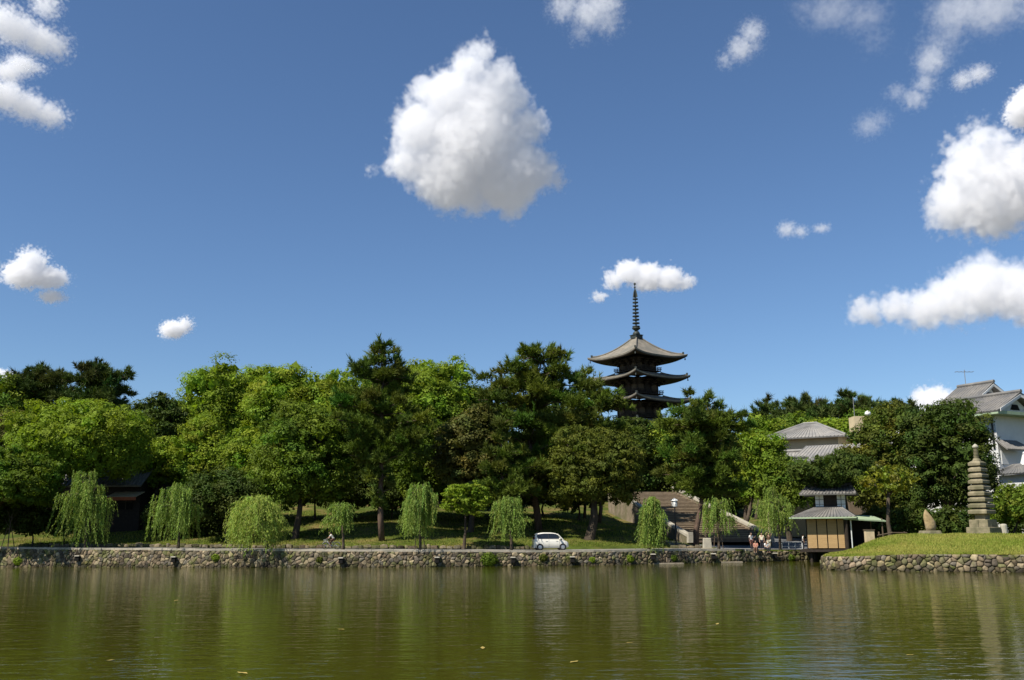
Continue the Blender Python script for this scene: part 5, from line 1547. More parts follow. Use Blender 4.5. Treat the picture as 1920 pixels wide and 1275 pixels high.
# ------------------------------------------------------------------ shaded wooden shops at the left
for (pa, pb, ptop, y, label, aw) in ((-70, 128, 888, 116, 'dark wooden shop behind the bare sapling at the left edge', False), (128, 262, 895, 113, 'dark wooden shop with rust coloured awning behind the leftmost willow', True),
                                     (268, 352, 900, 118, 'dark wooden shop behind the second willow', False)):
    xa, xb = at_y(pa, 950, y).x, at_y(pb, 950, y).x
    cx = (xa + xb) / 2
    hsp = empty('wooden_shop', (cx, y, gz(cx, y) - .6))
    tag(hsp, label, 'building', 'shaded shops on the left bank')
    ze = at_y((pa + pb) / 2, ptop + 8, y).z - hsp.location.z
    L_ = xb - xa
    MB().box((0, 2.5, ze / 2), (L_, 5, ze)).build('wall', 'wood_dark', hsp)
    gable_roof(hsp, L_, 6.2, ze, ze + 1.8, .9).location = (0, 2.5, 0)
    for k in range(int(L_ / 1.9)):
        x = -L_ / 2 + 1.0 + k * 1.9
        wd = MB().box((x, -.04, ze * .62), (1.5, .08, 1.5)).build('window', 'dark', hsp)
        MB().box((x, -.1, ze * .62), (.06, .05, 1.5)).box((x, -.1, ze * .62 + .1), (1.5, .04, .06)).build('muntin', 'wood', wd)
    if aw:
        x0 = at_y(203, 930, y - 2).x - cx; x1 = at_y(259, 930, y - 2).x - cx
        za = at_y(230, 929, y - 2).z - hsp.location.z
        ab = MB()
        ab.prism([(x0, -2.6, za - .15), (x1, -2.6, za - .15), (x1, -.02, za + .5), (x0, -.02, za + .5)], (0, 0, 0), (0, 0, -.06))
        ab.build('awning', 'tan_board', hsp)
        MB().box(((x0 + x1) / 2, -2.62, za - .38), (x1 - x0, .05, .38)).build('awning_valance', 'awning', hsp)
# ------------------------------------------------------------------ grassy mound with its rubble wall
IS_PX = [(1546, 1064.5), (1541, 1067), (1560, 1068.8), (1600, 1070), (1660, 1071), (1740, 1071.6), (1840, 1072.6), (1930, 1073.8), (2040, 1075.5), (2200, 1078)]
is_line = [at_z(a, b, 0.0) for a, b in IS_PX]
is_line = [Vector((at_z(1600, 1050, 0).x * 97 / at_z(1600, 1050, 0).y, 97, 0)), Vector((at_y(1572, 1050, 86).x, 86, 0))] + is_line
fine = []
for a, b in zip(is_line[:-1], is_line[1:]):
    n = max(1, int((b - a).length / 0.8))
    fine += [(a.lerp(b, k / n).x, a.lerp(b, k / n).y) for k in range(n)]
fine.append((is_line[-1].x, is_line[-1].y))
iw_root = empty('mound_wall', (0, 0, 0))
tag(iw_root, 'rubble stone wall round the foot of the grassy mound', 'wall')
_ic = [0.0]
for a, b in zip(fine[:-1], fine[1:]): _ic.append(_ic[-1] + math.hypot(b[0] - a[0], b[1] - a[1]))
def isl_top_at(px):
    return 1.05 + 0.22 * float(sstep(1545, 1720, px))
def isl_top(s):
    x = float(np.interp(s, _ic, [p[0] for p in fine])); y = float(np.interp(s, _ic, [p[1] for p in fine]))
    px = 960 + F_PX * x / (y * math.cos(PITCH))
    return isl_top_at(px)
rubble_wall(iw_root, fine, -0.35, isl_top, 0.41, 0.35, 77, most=300, depth=0.15, batter=0.12)

_front = [p for p in fine if p[1] <= min(q[1] for q in fine[:len(fine) // 3]) + 40]
_fx = [p[0] for p in fine]; _fy = [p[1] for p in fine]
_left = [(float(p.x), float(p.y)) for p in is_line[:4]]               # from the back corner to the tip
def left_x(y): return np.interp(y, [p[1] for p in _left[::-1]], [p[0] for p in _left[::-1]])
_k0 = int(np.argmin(_fx))
def front_y(x): return np.interp(x, _fx[_k0:], _fy[_k0:])
def mound_z(x, y):
    """Height of the mound: rises from the wall top to its crown."""
    x = np.asarray(x, dtype=float); y = np.asarray(y, dtype=float)
    t = y - front_y(x)
    px = 960 + F_PX * x / (y * math.cos(PITCH))
    base = 1.05 + 0.22 * sstep(1545, 1720, px)
    crown = 1.42 * sstep(-0.5, 11.0, t) * sstep(-0.5, 6.0, x - left_x(y))
    return base - 0.03 + crown + 0.05 * np.sin(x * 1.7) * np.sin(y * 1.3)
nx, ny = 70, 40
VX = []
XR = is_line[-1].x
for j in range(ny + 1):
    for i in range(nx + 1):
        y_tip = min(_fy[_k0 - 2:_k0 + 3])
        f = (j / ny) ** 1.2
        g = (i / nx) ** 1.5
        # rows fan out from the front line to the back edge
        xb = left_x(97) + (XR - left_x(97)) * g
        xf = _fx[_k0] + (XR - _fx[_k0]) * g
        yf = float(front_y(xf))
        y = yf + 0.12 + (103 - yf) * f
        x = xf + (xb - xf) * f
        if i == 0:
            x = float(left_x(min(y, 97))) + .1
        VX.append((x, y, float(mound_z(x, y))))
I = np.arange(len(VX)).reshape(ny + 1, nx + 1)
Fq = np.stack([I[:-1, :-1], I[:-1, 1:], I[1:, 1:], I[1:, :-1]], -1).reshape(-1, 4)
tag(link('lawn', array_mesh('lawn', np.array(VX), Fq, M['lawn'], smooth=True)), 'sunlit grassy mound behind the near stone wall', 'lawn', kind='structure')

def grass_field(name, n, pick, zf, seed, hgt, label, mat_):
    rg = np.random.default_rng(seed)
    P = pick(rg, n)
    if name == 'mound_grass': P = keep_mound(P)
    n = len(P)
    z = zf(P[:, 0], P[:, 1])
    P = np.stack([P[:, 0], P[:, 1], z - 0.01], -1)
    a = rg.uniform(0, 6.28, n)
    s = np.stack([np.cos(a), np.sin(a), np.zeros(n)], -1) * rg.uniform(.02, .045, n)[:, None]
    tip = P + np.stack([rg.normal(size=n) * .04, rg.normal(size=n) * .04, rg.uniform(.5, 1.2, n) * hgt], -1)
    V = np.stack([P - s, P + s, tip], 1).reshape(-1, 3)
    # straw and green patches as they grow
    pt = 0.5 + 0.5 * np.sin(P[:, 0] * .55 + 1.3 * np.sin(P[:, 1] * .4)) * np.cos(P[:, 1] * .8 + P[:, 0] * .13)
    pt = np.clip(pt + (.22 if name == 'mound_grass' else -.05) + rg.normal(size=n) * .25, 0, 1)[:, None]
    T = ((1 - pt) * np.array([[.95, 1.0, .8]]) + pt * np.array([[2.0, 1.45, 2.6]])) * (1.35 if name == 'mound_grass' else 1.15)
    o = link(name, array_mesh(name, V, np.arange(3 * n).reshape(-1, 3), M[mat_], tint=np.repeat(T, 3, 0)))
    return tag(o, label, 'grass', kind='stuff')
M['blade'] = leaf_mat('grass_blades', (0.125, 0.165, 0.022), 0.3, 0.7, 0.1)
def pick_mound(rg, n):
    x = rg.uniform(_fx[_k0] + .1, 47, n)
    yf = front_y(x)
    return np.stack([x, yf + 0.15 + rg.uniform(0, 1, n) ** 1.4 * 13], -1)
def keep_mound(P): return P[P[:, 0] > left_x(P[:, 1]) + .2]
grass_field('mound_grass', 42000, pick_mound, mound_z, 3, 0.14, 'short yellowing grass growing on the mound', 'blade')
def pick_bank(rg, n):
    x = rg.uniform(-56, 22, n)
    return np.stack([x, shore_y(x) + 6.3 + rg.uniform(0, 1, n) ** 1.3 * 26], -1)
grass_field('bank_grass', 60000, pick_bank, ground_z, 4, 0.16, 'short grass growing on the far bank under the trees', 'blade')

# ------------------------------------------------------------------ nine tier stone pagoda
def on_mound(px, y):
    x = at_y(px, 1000, y).x
    return Vector((x, y, float(mound_z(x, y))))
p0 = on_mound(1845, 88)
sp0 = empty('stone_pagoda', p0, R(38))
tag(sp0, 'tall weathered stone pagoda of nine tiers on the mound', 'pagoda')
u88 = 88 / F_PX
MB().box((0, 0, .22), (2.15, 2.15, .75)).build('plinth', 'granite', sp0, bevel=.06)
for dx, dy in ((-.43, -.43), (.43, -.43), (.43, .43), (-.43, .43)):
    MB().box((dx, dy, .92), (.84, .84, .68)).build('base_block', 'granite', sp0, bevel=.04)
MB().box((0, 0, 1.66), (.92, .92, .95)).build('shaft', 'granite', sp0, bevel=.03)
zt_all = at_y(1828, 840, 88).z - p0.z
z_a, z_b = at_y(1843, 958, 88).z - p0.z, at_y(1829, 868, 88).z - p0.z
for i in range(9):
    f = i / 8
    z = z_a + (z_b - z_a) * f
    w = (50 - 17 * f) * u88 / 2 / .89
    th = 0.50 - 0.06 * f
    MB().lathe([(w * .80, -.03), (w * .88, .0), (w * .90, th * .52), (w * .86, th * .62), (w * .55, th * .95)], (0, 0, z - .25), 4, math.pi / 4, (1, 1)).build('tier_roof', 'granite', sp0, bevel=.025)
    if i < 8:
        MB().box((0, 0, z + th * .72), (w * .62, w * .62, .60)).build('tier_core', 'granite', sp0)
zf0 = z_b + .12
prof = [(.40, 0), (.44, .12), (.34, .3), (.30, .42)]
zz = .42
for k in range(7):
    prof += [(.27 - .008 * k, zz + .05), (.27 - .008 * k, zz + .13), (.21 - .008 * k, zz + .17), (.21 - .008 * k, zz + .21)]
    zz += .21
FS = .62
MB().lathe([(r_ * .9, z_ * FS) for r_, z_ in prof], (0, 0, zf0), 12).build('finial_shaft', 'granite', sp0, smooth=False)
MB().lathe([(.15, 0), (.26, .1), (.27, .22), (.16, .34), (.03, .44)], (0, 0, zf0 + zz * FS), 12).build('finial_jewel', 'granite_pale', sp0, smooth=True)
# standing stone
ss0 = empty('standing_stone', on_mound(1744, 88.5))
tag(ss0, 'pointed upright natural stone on a low base on the mound', 'stone')
MB().box((0, 0, .05), (1.9, 1.2, .5), taper=.85).build('base', 'granite', ss0, bevel=.08)
bb = MB().lathe([(.50, 0), (.56, .35), (.55, .8), (.46, 1.2), (.28, 1.6), (.10, 1.85), (.02, 1.92)], (0, 0, .26), 11, scale=(.88, .5))
bb.v = [(x + .12 * math.sin(z * 2.3) - .10 * max(0, z - 1.0), y + .06 * math.sin(z * 3 + x * 4), z) for x, y, z in bb.v]
bb.build('upright', mat('tawny_stone', (0.34, 0.25, 0.13), .9, .2, .35, 2.5, bump=.6, bscale=6, col2=(.22, .19, .13)), ss0, smooth=True)
# round bollard
bo = empty('stone_bollard', on_mound(1883, 88))
tag(bo, 'short round pale stone post right of the stone pagoda', 'post')
MB().lathe([(.30, -.2), (.30, .78), (.24, .88), (.1, .92)], (0, 0, 0), 12).build('post', 'granite_pale', bo, smooth=False)
# log rail
lr0 = empty('log_rail', on_mound(1672, 90))
tag(lr0, 'low wooden log rail round the small yellow tree on the mound', 'rail')
xa, xb = at_y(1648, 1000, 90).x - lr0.location.x, at_y(1696, 1000, 90).x - lr0.location.x
for x in (xa, 0, xb):
    MB().tube([(x, 0, -.5), (x, 0, .52)], .07, 6).build('post', 'wood', lr0)
MB().tube([(xa - .2, -.1, .18), (0, -.1, .42), (xb + .2, -.1, .40)], .06, 6).build('rail', 'wood', lr0)
# small tree on the mound
broadleaf('small yellow green tree with grey trunk on the mound', 1668, 90.5, 868, 940, 1608, 1720, 'leaf_yellow', clump=.6, flat=.7, trunk_px=1672, r0=.22, open_=.42, tvar=.45, shell=.2, dens=.75, seed=9, grow_=0, cover=.8, name='mound_tree')

# ------------------------------------------------------------------ lamps, stones, posts
def ground_at(px, y):
    x = at_y(px, 1000, y).x
    return Vector((x, y, gz(x, y)))
def lantern_lamp(px, y, ptop, label, white=False):
    p = ground_at(px, y)
    o = empty('street_lamp', p)
    tag(o, label, 'lamp')
    H = at_y(px, ptop, y).z - p.z
    m = 'iron' if white else 'iron_brown'
    MB().lathe([(.16, -.3), (.16, .3), (.09, .4), (.06, H - 1.0), (.06, H - .9)], (0, 0, 0), 8).build('pole', m, o)
    if white:
        MB().lathe([(.18, H - .95), (.30, H - .9), (.34, H - .6), (.30, H - .3), (.16, H - .25)], (0, 0, 0), 8).build('lantern_glass', 'milk', o)
        for a in range(4):
            x, yy = .33 * math.cos(a * 1.571 + .78), .33 * math.sin(a * 1.571 + .78)
            MB().tube([(x * .8, yy * .8, H - .95), (x, yy, H - .28)], .03, 5).build('lantern_bar', 'iron', o)
        MB().lathe([(.44, H - .28), (.40, H - .2), (.1, H - .04), (.03, H)], (0, 0, 0), 8).build('lantern_cap', 'white_metal', o)
    else:
        MB().lathe([(.20, H - 1.0), (.32, H - .95), (.36, H - .25), (.3, H - .2)], (0, 0, 0), 6).build('lantern_glass', 'milk', o)
        for a in range(6):
            c_, s_ = math.cos(a * 1.047), math.sin(a * 1.047)
            MB().tube([(.33 * c_, .33 * s_, H - .97), (.37 * c_, .37 * s_, H - .22)], .05, 5).build('lantern_bar', m, o)
        MB().lathe([(.52, H - .24), (.45, H - .14), (.12, H), (.05, H + .2)], (0, 0, 0), 6).build('lantern_cap', m, o)
lantern_lamp(462, 101, 921, 'brown lantern lamp rising behind the pale bushy willow')
lantern_lamp(938, 106, 889, 'brown lantern lamp among the tufts of the low pine')
lantern_lamp(1267, 106, 934, 'black lamp post with white lantern in front of the stair', True)
ms = empty('milestone', ground_at(1325, 102))
tag(ms, 'squat pale stone marker beside the leaning pine', 'stone')
MB().box((0, 0, .45), (.95, .6, 1.3), taper=.82).build('marker', 'granite_pale', ms, bevel=.06)
MB().box((0, 0, -.05), (1.2, .85, .3)).build('base', 'granite', ms, bevel=.04)
# bare sapling with stakes at the left
sap = empty('bare_sapling', ground_at(17, 100))
tag(sap, 'thin bare sapling tied to stakes at the left edge', 'tree')
b = MB().tube([(0, 0, -.3), (0, 0, 1.8), (.15, 0, 3.2)], [.06, .05, .035], 6)
for dx, dz_, st in ((.9, 2.4, 1.9), (1.1, 3.4, 2.6), (-.7, 2.2, 2.0), (.5, 2.0, 3.1), (-.5, 1.6, 3.0), (-.3, 2.8, 2.4)):
    b.tube([(.05, 0, st), (dx * .5, 0, st + dz_ * .25), (dx, .1, st + dz_ * .5)], [.03, .02, .01], 5)
b.build('trunk', 'bark', sap)
for dx, dy in ((-.75, 0), (.3, -.5), (.55, .4)):
    MB().tube([(dx, dy, -.3), (dx * .25, dy * .25, 2.0)], .045, 6).build('stake', 'wood', sap)
# guard rail by the tea house
gr0 = empty('guard_rail', ground_at(1486, 104))
tag(gr0, 'low white railing on the square left of the tea house', 'railing')
xa, xb = at_y(1466, 1020, 104).x - gr0.location.x, at_y(1504, 1020, 104).x - gr0.location.x
for k in range(4):
    x = xa + (xb - xa) * k / 3
    MB().tube([(x, 0, -.2), (x, 0, .8)], .045, 6).build('post', 'white_metal', gr0)
for z in (.35, .75):
    MB().tube([(xa - .1, 0, z), (xb + .1, 0, z)], .04, 6).build('rail', 'white_metal', gr0)

# weeds on the wall foot
def weed(px, py, r, label, leaf='leaf_mid', n=420, seed=1):
    x = at_y(px, py, 95).x
    for _ in range(4): x = at_y(px, py, float(shore_y(x))).x
    y = float(shore_y(x))
    z = at_y(px, py, y).z
    rg = np.random.default_rng(seed)
    v = unit(rg.normal(size=(n, 3)))
    v[:, 1] = -abs(v[:, 1])
    P = v * rg.uniform(.5, 1, (n, 1)) * np.array([r, r * .55, r * .8]) + np.array([0, .05 + .1 * z, 0])
    V, Fq = leaf_quads(P, unit(v + rg.normal(size=(n, 3)) * .4), rg.uniform(.12, .22, n), .6, rg)
    T = rg.uniform(.7, 1.3, (n, 1)) * np.array([[1, 1, 1]])
    root = empty('wall_plant', (x, y - .1 * z, z))
    tag(root, label, 'plant')
    link('foliage', array_mesh('foliage', V, Fq, M[leaf], tint=np.repeat(T, 4, 0)), root)
    b = MB()
    for k in range(5):
        q = P[k * 7]
        b.tube([(0, .15, -.1), (q[0] * .6, q[1] * .6, q[2] * .5), tuple(q)], .012, 4)
    b.build('stem', 'bark', root)
weed(917, 1050, .95, 'round green bush growing out of the wall left of the white car', seed=2, n=900)
weed(1018, 1046, .5, 'small green plant in the wall under the white car', 'leaf_olive', seed=3)
weed(35, 1052, .6, 'yellow green weed in the wall at the left edge', 'leaf_light', seed=4)
weed(405, 1046, .5, 'yellow green weed in the wall left of the pale bushy willow', 'leaf_light', seed=5)
weed(1180, 1048, .5, 'green weeds in the wall right of the olive evergreen', 'leaf_light', seed=6)
weed(1262, 1047, .45, 'leafy weed in the wall above the long ledge stone', 'leaf_mid', seed=7)
weed(1482, 1046, .55, 'bushy weed in the wall right of the group of people', 'leaf_mid', seed=8)
weed(600, 1050, .4, 'small weed in the wall left of the cyclist', 'leaf_olive', seed=9)
weed(1110, 1050, .4, 'small weed in the wall just right of the white car', 'leaf_light', seed=10)

# fallen leaves on the water
M['fallen'] = mat('fallen_leaf', (.36, .27, .07), .7, .3, .3, 8)
me_leaf = MB().add([(-.16, 0, 0), (-.06, .06, .015), (.08, .05, .01), (.18, 0, .02), (.08, -.05, .01), (-.06, -.06, .015)], [(0, 5, 4, 3), (0, 3, 2, 1)]).mesh('floating_leaf', 'fallen')
rl_ = random.Random(8)
for px, py in [(330, 1126), (1076, 1241), (1006, 1146), (1706, 1228), (208, 1238), (640, 1180), (1345, 1170), (820, 1110), (1180, 1205), (455, 1262), (1500, 1128), (905, 1215)]:
    o = link('floating_leaf', me_leaf)
    p = at_z(px, py, 0.012)
    o.location = p; o.rotation_euler = (0, 0, rl_.uniform(0, 6.28)); o.scale = (rl_.uniform(.5, 1.1),) * 3
    tag(o, 'small fallen yellow leaf floating on the pond', 'leaf', 'leaves floating on the pond')
# ------------------------------------------------------------------ white car
def paint(name, col, rough=.25):
    m, nt, b = nodes_of(name)
    N, L = nt.nodes.new, nt.links.new
    geo = N('ShaderNodeNewGeometry')
    n = N('ShaderNodeTexNoise'); n.inputs['Scale'].default_value = 1.3; n.inputs['Detail'].default_value = 4
    L(geo.outputs['Position'], n.inputs['Vector'])
    r = N('ShaderNodeValToRGB')
    r.color_ramp.elements[0].color = (*[c * .92 for c in col], 1); r.color_ramp.elements[1].color = (*col, 1)
    L(n.outputs['Fac'], r.inputs['Fac']); L(r.outputs['Color'], b.inputs['Base Color'])
    b.inputs['Roughness'].default_value = rough
    b.inputs['Coat Weight'].default_value = .5
    b.inputs['Coat Roughness'].default_value = .08
    return m
M['car_paint'] = paint('pearl_white_paint', (.80, .76, .66))
M['car_glass'] = paint('dark_car_glass', (.016, .018, .02), .08)
M['tyre'] = mat('tyre_rubber', (.018, .018, .018), .9, .2, .15, 6)
M['alloy'] = mat('silver_alloy', (.52, .52, .52), .35, .5, .06, 4, metal=.7)
M['tail_red'] = mat('red_lamp', (.30, .03, .02), .3, .5, .1, 3)
M['head_clear'] = mat('clear_lamp', (.60, .62, .63), .2, .6, .05, 3)
M['skin'] = mat('skin', (.46, .29, .20), .6, .3, .06, 6)
M['hair'] = mat('black_hair', (.018, .014, .012), .6, .3, .2, 9)
M['cloth_white'] = mat('white_cotton', (.74, .73, .70), .9, .2, .05, 6)
M['cloth_dark'] = mat('dark_cloth', (.03, .03, .038), .9, .2, .15, 6)
M['cloth_brown'] = mat('brown_cloth', (.13, .075, .05), .9, .2, .15, 6)
M['cloth_pink'] = mat('pink_cloth', (.50, .22, .16), .9, .2, .1, 6)
M['cloth_cream'] = mat('cream_cloth', (.62, .57, .44), .9, .2, .08, 6)
M['bike'] = mat('silver_bike_metal', (.45, .46, .47), .35, .5, .08, 4, metal=.6)

def car(loc, rz, label):
    """Small tall one box hatchback, nose towards +x; 3.4 m long."""
    root = empty('white_car', loc, rz)
    tag(root, label, 'car')
    # side outline stations x: (belt-low z, shoulder z, half width low, half width shoulder), then the greenhouse
    st = [(-1.70, .32, .95, .60, .62), (-1.66, .24, 1.00, .68, .70), (-1.45, .20, 1.02, .715, .725), (-.9, .19, 1.01, .73, .735), (0, .19, .99, .735, .735), (.8, .19, .955, .73, .725),
          (1.25, .20, .90, .715, .70), (1.52, .23, .80, .68, .65), (1.66, .27, .68, .60, .56), (1.70, .33, .58, .52, .48)]
    b = MB()
    ring = 12
    vs = []
    for x, zl, zs, wl, ws in st:
        pts = []
        for sgn in (1, -1):
            q = [(wl * .90, zl), (wl, zl + .08), (wl * 1.0 + .012, (zl + zs) * .5), (ws * 1.0 + .005, zs - .06), (ws * .955, zs), (ws * .5, zs + .025)]
            q = [(sgn * a, z) for a, z in q]
            pts += q if sgn > 0 else q[::-1]
        vs += [(x, p[0], p[1]) for p in pts]
    fs = []
    for i in range(len(st) - 1):
        for k in range(ring):
            a, c = i * ring + k, i * ring + (k + 1) % ring
            fs.append((a, a + ring, c + ring, c))
    fs.append(tuple(range(ring))); fs.append(tuple(range((len(st) - 1) * ring, len(st) * ring))[::-1])
    b.add(vs, fs)
    body = b.build('body', 'car_paint', root, smooth=True)
    # roof shell and pillars
    gh = [(-1.62, .99, 1.00), (-1.52, 1.45, .66), (-1.35, 1.60, .585), (-.7, 1.66, .57), (0, 1.66, .57), (.45, 1.60, .565), (.62, 1.54, .56), (1.28, .93, .64)]
    r = MB()
    top = [(-1.60, 1.30, .655), (-1.50, 1.50, .62), (-1.30, 1.60, .585), (-.7, 1.655, .565), (0, 1.65, .565), (.45, 1.595, .565), (.66, 1.52, .57)]
    vs, fs = [], []
    for x, z, w in top:
        vs += [(x, w, z - .10), (x, w * .93, z - .02), (x, 0, z + .015), (x, -w * .93, z - .02), (x, -w, z - .10)]
    for i in range(len(top) - 1):
        for k in range(4): fs.append((i * 5 + k, i * 5 + k + 1, i * 5 + 5 + k + 1, i * 5 + 5 + k))
    r.add(vs, fs)
    r.build('roof', 'car_paint', root, smooth=True)
    for sgn in (1, -1):
        def S(x, z, o=0.0):
            w = np.interp(z, [.95, 1.55], [.705, .575]) + o
            return Vector((x, sgn * w, z))
        g = MB().prism([S(-1.30, 1.06), S(.98, .99), (S(.52, 1.50)), S(.1, 1.56), S(-.7, 1.57), S(-1.28, 1.50), S(-1.42, 1.34)][::sgn], (0, 0, 0), (0, -sgn * .03, 0))
        win = g.build('side_window', 'car_glass', root)
        MB().prism([S(-.30, 1.02, .012), S(-.22, 1.02, .012), S(-.26, 1.56, .012), S(-.34, 1.56, .012)][::sgn], (0, 0, 0), (0, -sgn * .02, 0)).build('pillar', 'iron', win)
        # solid pillars: rear quarter and front pillar
        MB().prism([S(-1.64, .98), S(-1.26, .98), S(-1.30, 1.08, .01), S(-1.43, 1.34, .01), S(-1.28, 1.52, .01), S(-1.42, 1.56), S(-1.60, 1.34)][::sgn], (0, 0, 0), (0, -sgn * .06, 0)).build('rear_pillar', 'car_paint', root)
        MB().prism([S(1.22, .93), S(1.10, .95), S(.60, 1.50), S(.66, 1.54)][::sgn], (0, 0, 0), (0, -sgn * .08, 0)).build('front_pillar', 'car_paint', root)
        MB().box((-.3, sgn * .665, 1.0), (2.3, .09, .10)).build('waist_rail', 'car_paint', root)
        dl = MB().box((-.25, sgn * .742, .62), (.012, .012, .72)).box((.78, sgn * .738, .62), (.012, .012, .62)).box((-1.0, sgn * .735, .80), (.012, .012, .36))
        dl.build('door_gap', 'iron', body)
        for x in (-.48, .52):
            MB().box((x, sgn * .755, .86), (.18, .03, .04)).build('door_handle', 'car_paint', body)
        mr = MB().box((.80, sgn * .84, 1.08), (.16, .22, .16), taper=.85).build('mirror', 'car_paint', root, bevel=.03)
        MB().prism([(1.34, sgn * .66, .80), (1.62, sgn * .52, .66), (1.60, sgn * .56, .58), (1.32, sgn * .69, .66)][::sgn], (0, 0, 0), (.02, sgn * .03, .02)).build('headlight', 'head_clear', root)
        MB().box((-1.60, sgn * .635, 1.02), (.10, .09, .36)).build('tail_light', 'tail_red', root, bevel=.02)
        for x in (-1.12, 1.10):
            ar = MB().lathe([(.335, 0), (.335, .03), (.10, .03), (.10, 0)], (0, 0, 0), 20)
            ar.v = [(x + a, sgn * (.715 + c_), .29 + b_) for a, b_, c_ in ar.v]
            ar.build('wheel_arch', 'iron', root)
            ty = MB().lathe([(.17, -.08), (.26, -.085), (.285, -.05), (.285, .05), (.26, .085), (.17, .08)], (0, 0, 0), 20)
            ty.v = [(x + a, sgn * (.685 + c_), .285 + b_) for a, b_, c_ in ty.v]
            wh = ty.build('wheel', 'tyre', root, smooth=False)
            rm = MB().lathe([(.19, 0), (.19, .02), (.06, .035), (.02, .04)], (0, 0, 0), 20)
            rm.v = [(x + a, sgn * (.77 + c_), .285 + b_) for a, b_, c_ in rm.v]
            rim = rm.build('rim', 'alloy', wh)
            sp_ = MB()
            for k in range(7):
                an = k * 6.283 / 7
                sp_.box((x + .12 * math.cos(an), sgn * .795, .285 + .12 * math.sin(an)), (.10, .012, .035), rot=Matrix.Rotation(-an, 3, 'Y'))
            sp_.build('spokes', 'iron', wh)
    MB().prism([(1.27, .62, .945), (1.27, -.62, .945), (.66, -.52, 1.53), (.66, .52, 1.53)], (0, 0, 0), (-.03, 0, -.03)).build('windscreen', 'car_glass', root)
    MB().prism([(-1.68, .58, 1.06), (-1.68, -.58, 1.06), (-1.54, -.54, 1.48), (-1.54, .54, 1.48)][::-1], (0, 0, 0), (.04, 0, 0)).build('rear_window', 'car_glass', root)
    MB().prism([(-1.72, .70, .22), (-1.72, -.70, .22), (-1.70, -.68, .50), (-1.70, .68, .50)][::-1], (0, 0, 0), (.1, 0, 0)).build('rear_bumper', 'car_paint', root)
    MB().box((1.69, 0, .40), (.04, .8, .12)).build('grille', 'iron', root)
    MB().box((0, 0, .22), (2.9, 1.2, .12)).build('underbody', 'iron', root)
    return root
cx_ = at_y(1032, 1030, 92).x
for _ in range(4):
    cy_ = float(shore_y(cx_)) + 2.2
    cx_ = at_y(1032, 1030, cy_).x
sl = math.atan2(float(shore_y(cx_ + 1) - shore_y(cx_ - 1)), 2)
car((cx_, cy_, gz(cx_, cy_) + .035), sl, 'small white hatchback parked on the pond road')

# ------------------------------------------------------------------ people
def skin_mesh(name, joints, bones, m, parent, sub=1):
    """joints: name -> (x, y, z, rx); bones: pairs. One continuous surface grown round the skeleton."""
    me = bpy.data.meshes.new(name)
    keys = list(joints)
    me.from_pydata([joints[k][:3] for k in keys], [(keys.index(a), keys.index(b)) for a, b in bones], [])
    o = bpy.data.objects.new(name, me)
    COL.objects.link(o)
    o.parent = parent
    o.modifiers.new('skin', 'SKIN')
    sv = me.skin_vertices[0].data
    for i, k in enumerate(keys):
        r = joints[k][3]
        sv[i].radius = r if isinstance(r, tuple) else (r, r)
    sv[0].use_root = True
    if sub:
        s_ = o.modifiers.new('smooth', 'SUBSURF'); s_.levels = sub; s_.render_levels = sub
    me.materials.append(M[m])
    return o

